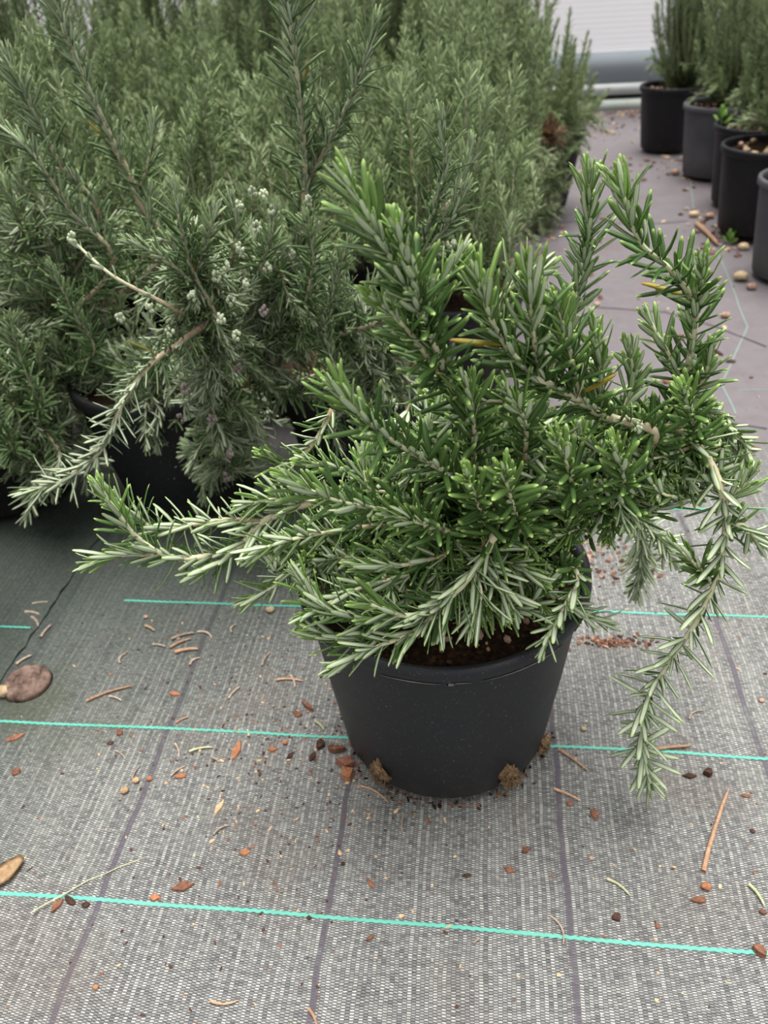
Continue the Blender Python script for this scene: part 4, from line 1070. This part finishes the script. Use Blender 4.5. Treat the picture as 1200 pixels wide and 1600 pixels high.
rod(1185, 1391, 34, 6, -55, M_NEEDLEG, 'pale green needle at the right edge', bend=.1)
rod(870, 1447, 42, 4, -65, M_NEEDLE, 'curved brown needle on the lowest thread left of the mauve band', bend=.2)
rod(745, 1466, 12, 4, 35, M_NEEDLE, 'tiny pale splinter below the lowest thread')
rod(897, 1185, 54, 5, -36, M_TWIG, 'brown twig right of the pot, upper of two', 'twig', 'twig', .03)
rod(887, 1237, 42, 5, -24, M_TWIG, 'brown twig right of the pot, lower of two', 'twig', 'twig', .03)
rod(1122, 1288, 146, 8, 73, M_TWIG, 'long straight pinkish twig in the lower right', 'twig', 'twig', .015)
rod(1054, 1164, 56, 6, 6, M_TWIG, 'twig lying along the middle thread behind the hanging tip', 'twig', 'twig', .02)
rod(170, 1228-150, 0.1+70, 5, 18, M_TWIG, 'jointed pinkish twig right of the root disc', 'twig', 'twig', .06)
rod(90, 1080, 50, 6, 28, M_TWIG, 'forked twig beside the root disc', 'twig', 'twig', .05) if False else None
rod(35, 1025, 24, 5, 30, M_NEEDLE, 'pale needle above the root disc')
rod(285, 1275-287, 36, 5, 15, M_NEEDLE, 'pale dry needle in the heap on the mauve band, middle one')
rod(281, 999, 34, 5, 22, M_TWIG, 'thick dry twig in the heap on the mauve band', 'twig', 'twig')
rod(290, 1011, 36, 6, 8, M_TWIG, 'lowest dry twig in the heap on the mauve band', 'twig', 'twig')
rod(318, 986, 28, 4, -25, M_NEEDLE, 'curled needle at the upper right of the heap on the mauve band', bend=.2)
rod(303, 1027, 18, 4, 35, M_NEEDLE, 'curled needle just below the heap on the mauve band', bend=.25)
rod(247, 1003, 22, 4, -10, M_NEEDLE, 'pale needle left of the heap on the mauve band')
rod(190, 1022, 20, 4, 60, M_NEEDLE, 'hooked tan needle in the shade, left', bend=.25)
rod(232, 976, 20, 5, -30, M_TAN, 'tan seed husk in the shade, upper left')
rod(178, 1086, 24, 4, -20, M_NEEDLE, 'tan needle below the jointed twig')
rod(365, 1076, 26, 4, 45, M_NEEDLE, 'needle leaning between heap and pot')
rod(415, 1022, 28, 4, 58, M_NEEDLE, 'needle left of the pot, below the leaf tips', bend=.1)
rod(452, 1057, 44, 4, -3, M_TWIG, 'pinkish needle crossing others left of the pot')
rod(456, 1058, 24, 4, -70, M_NEEDLE, 'upright needle crossing the pinkish one left of the pot')
rod(365, 975, 18, 4, 60, M_NEEDLE, 'curled needle near the upper thread', bend=.3)
rod(284, 1120, 20, 3.5, 25, M_TWIG, 'small reddish needle on the middle thread')
rod(583, 1236, 54, 4, -30, M_TWIG, 'thin grey-brown twig at the pot foot, left', 'twig', 'twig', .1)
rod(630, 1280, 26, 3, 85, M_NEEDLE, 'upright needle in front of the left root clump')
rod(140, 1380, 170, 2.2, 26, M_NEEDLEG, 'long thin green grass blade at the left', 'grass_blade', 'grass', .04)
rod(100, 960, 30, 4, -50, M_NEEDLE, 'needle in deep shade near the sheet edge, upper one') if False else None
for (px, py, a, lab) in ((62, 938, 5, 'curved needle in deep shade at the left, topmost'), (48, 953, -10, 'needle in deep shade at the left, second from the top'), (52, 966, -55, 'needle in deep shade at the left, just above the sheet edge'), (70, 980, 50, 'needle lying on the edge of the overlapping sheet')):
    rod(px, py, 26, 5, a, M_NEEDLE, lab)
rod(1090, 1112, 30, 3, 30, M_NEEDLE, 'thin pale curl on the cloth behind the hanging branch', bend=.2)
# strip of wood and litter by the right pots
rod(1105, 362, 95, 9, -44, M_TWIG, 'pale strip of bark lying in the aisle beside the black pot', 'bark_strip', 'bark', .02)
# tan dry leaf at the left edge
def dry_leaf():
    p, h = ground_place(8, 1362, 38); s = scale_at(p); L = 62*s; bm = bmesh.new(); rows = []
    for k in range(9):
        f = k/8; w = 17*s*(.12+.9*sin(pi*min(1, f*.85+.1))**1.0); x = (f-.5)*L
        rows.append([bm.verts.new((x, t_*w, .004*(1-abs(t_))*0+.0015+.0022*abs(t_)**2+.002*f)) for t_ in (-1, -.5, 0, .5, 1)])
    for a_, b_ in zip(rows, rows[1:]):
        for k in range(4): bm.faces.new((a_[k], b_[k], b_[k+1], a_[k+1]))
    r = bmesh.ops.solidify(bm, geom=bm.faces[:], thickness=.0006)
    o = bm_obj('dry_leaf', bm, M_TAN, None, p, rot=(0, 0, h)); tag(o, 'curled tan dry leaf cut off by the left edge', 'leaf')
dry_leaf()
# flat root disc
def disc():
    p, h = ground_place(40, 1062, 10); s = scale_at(p); r = 38*s; bm = bmesh.new(); seg = 40; prev = None
    c = bm.verts.new((0, 0, .010))
    for i in range(1, 13):
        rr = r*i/12; ring = []
        for k in range(seg):
            a = 2*pi*k/seg; q = 1+.05*noise.noise(Vector((cos(a)*2, sin(a)*2, 4)))
            zz = .0085+.0016*math.cos(i*1.5)+.003*noise.noise(Vector((rr*cos(a)*160, rr*sin(a)*160, 7)))
            if i == 1: zz = .0105
            if i == 12: zz = 0
            if i == 11: zz *= .8
            ring.append(bm.verts.new((rr*q*cos(a), rr*q*sin(a), zz)))
        for k in range(seg):
            if prev is None: bm.faces.new((c, ring[k], ring[(k+1) % seg]))
            else: bm.faces.new((prev[k], ring[k], ring[(k+1) % seg], prev[(k+1) % seg]))
        prev = ring
    bm.faces.new(prev[::-1])
    o = bm_obj('root_disc', bm, M_DISC, None, p, rot=(0, 0, h)); tag(o, 'round knobbly brown disc of matted fibre lying at the left', 'disc')
disc()

# crumbs nobody could count
def crumbs(name, n, pick, mats, smin, smax):
    bm = bmesh.new()
    for k in range(n):
        x, y = pick(); s = RL.uniform(smin, smax)
        M = Matrix.Translation((x, y, fz(x, y)+s*.3)) @ Matrix.Rotation(RL.uniform(0, 6), 4, 'Z') @ Matrix.Diagonal((s*RL.uniform(.8, 1.9), s*RL.uniform(.5, 1), s*.45, 1))
        r = bmesh.ops.create_icosphere(bm, subdivisions=1, radius=1, matrix=M)
        mi = int(RL.integers(len(mats))); fs = set()
        for v in r['verts']:
            v.co += Vector(RL.normal(0, .15, 3))*s
            fs.update(v.link_faces)
        for f in fs: f.material_index = mi
    return bm_obj(name, bm, mats, None, smooth=False)
def near_pick():
    while True:
        px, py = RL.uniform(0, 1200), RL.uniform(930, 1600); 
        if RL.uniform() < .7: px = RL.normal(430, 130); py = RL.normal(1160, 110)
        if py < 900: continue
        p = onz(px, py)
        if (p.x-PC.x)**2+(p.y-PC.y)**2 < .098**2: continue
        return p.x, p.y
tag(crumbs('soil_crumbs', 700, near_pick, [M_BARKD, M_BARK, M_BARKD, M_TAN], .0005, .0018), 'soil and bark crumbs scattered over the near cloth', 'crumbs', kind='stuff')
def foot_pick():
    a = RL.uniform(2.6, 6.8); r_ = .096+abs(RL.normal(0, .008)); return PC.x+r_*cos(a), PC.y+r_*sin(a)
tag(crumbs('foot_crumbs', 160, foot_pick, [M_BARKD, M_BARK, M_SOIL], .0006, .0022), 'dark soil crumbs gathered round the foot of the front pot', 'crumbs', kind='stuff')
def right_pick():
    a, b = [((920, 1000), (.012, 60)), ((930, 870), (.02, 60))][int(RL.integers(2))]
    p = onz(RL.normal(950, 50), RL.choice([RL.normal(1000, 6), RL.normal(870, 35)])); return p.x, p.y
tag(crumbs('bark_crumbs', 220, right_pick, [M_BARK, M_BARKD, M_BARK, M_STONE], .0008, .0035), 'reddish bark crumbs on the cloth behind the pot to the right', 'crumbs', kind='stuff')
def aisle_pick():
    k = int(RL.integers(6))
    if k == 0: p = onz(RL.normal(1120, 25), RL.normal(360, 22))
    elif k == 1: p = onz(RL.normal(960, 50), RL.normal(195, 16))
    elif k == 2: p = onz(RL.normal(970, 60), RL.normal(172, 5))
    elif k == 3: p = onz(RL.normal(800, 40), RL.normal(370, 25))
    elif k == 4: p = onz(RL.normal(1050, 60), RL.normal(262, 12))
    else: p = onz(RL.uniform(900, 1200), RL.uniform(200, 700))
    uu_, vv_ = unfab(p.x, p.y)
    if vv_ > 3.88: p = fab(uu_, 3.88-abs(RL.normal(0, .05)))
    return p.x, p.y
tag(crumbs('aisle_litter', 520, aisle_pick, [M_BARK, M_BARKD, M_STONEY, M_BARK, M_STONE], .002, .009), 'bark and gravel litter along the aisle by the pots and wall', 'litter', kind='stuff')
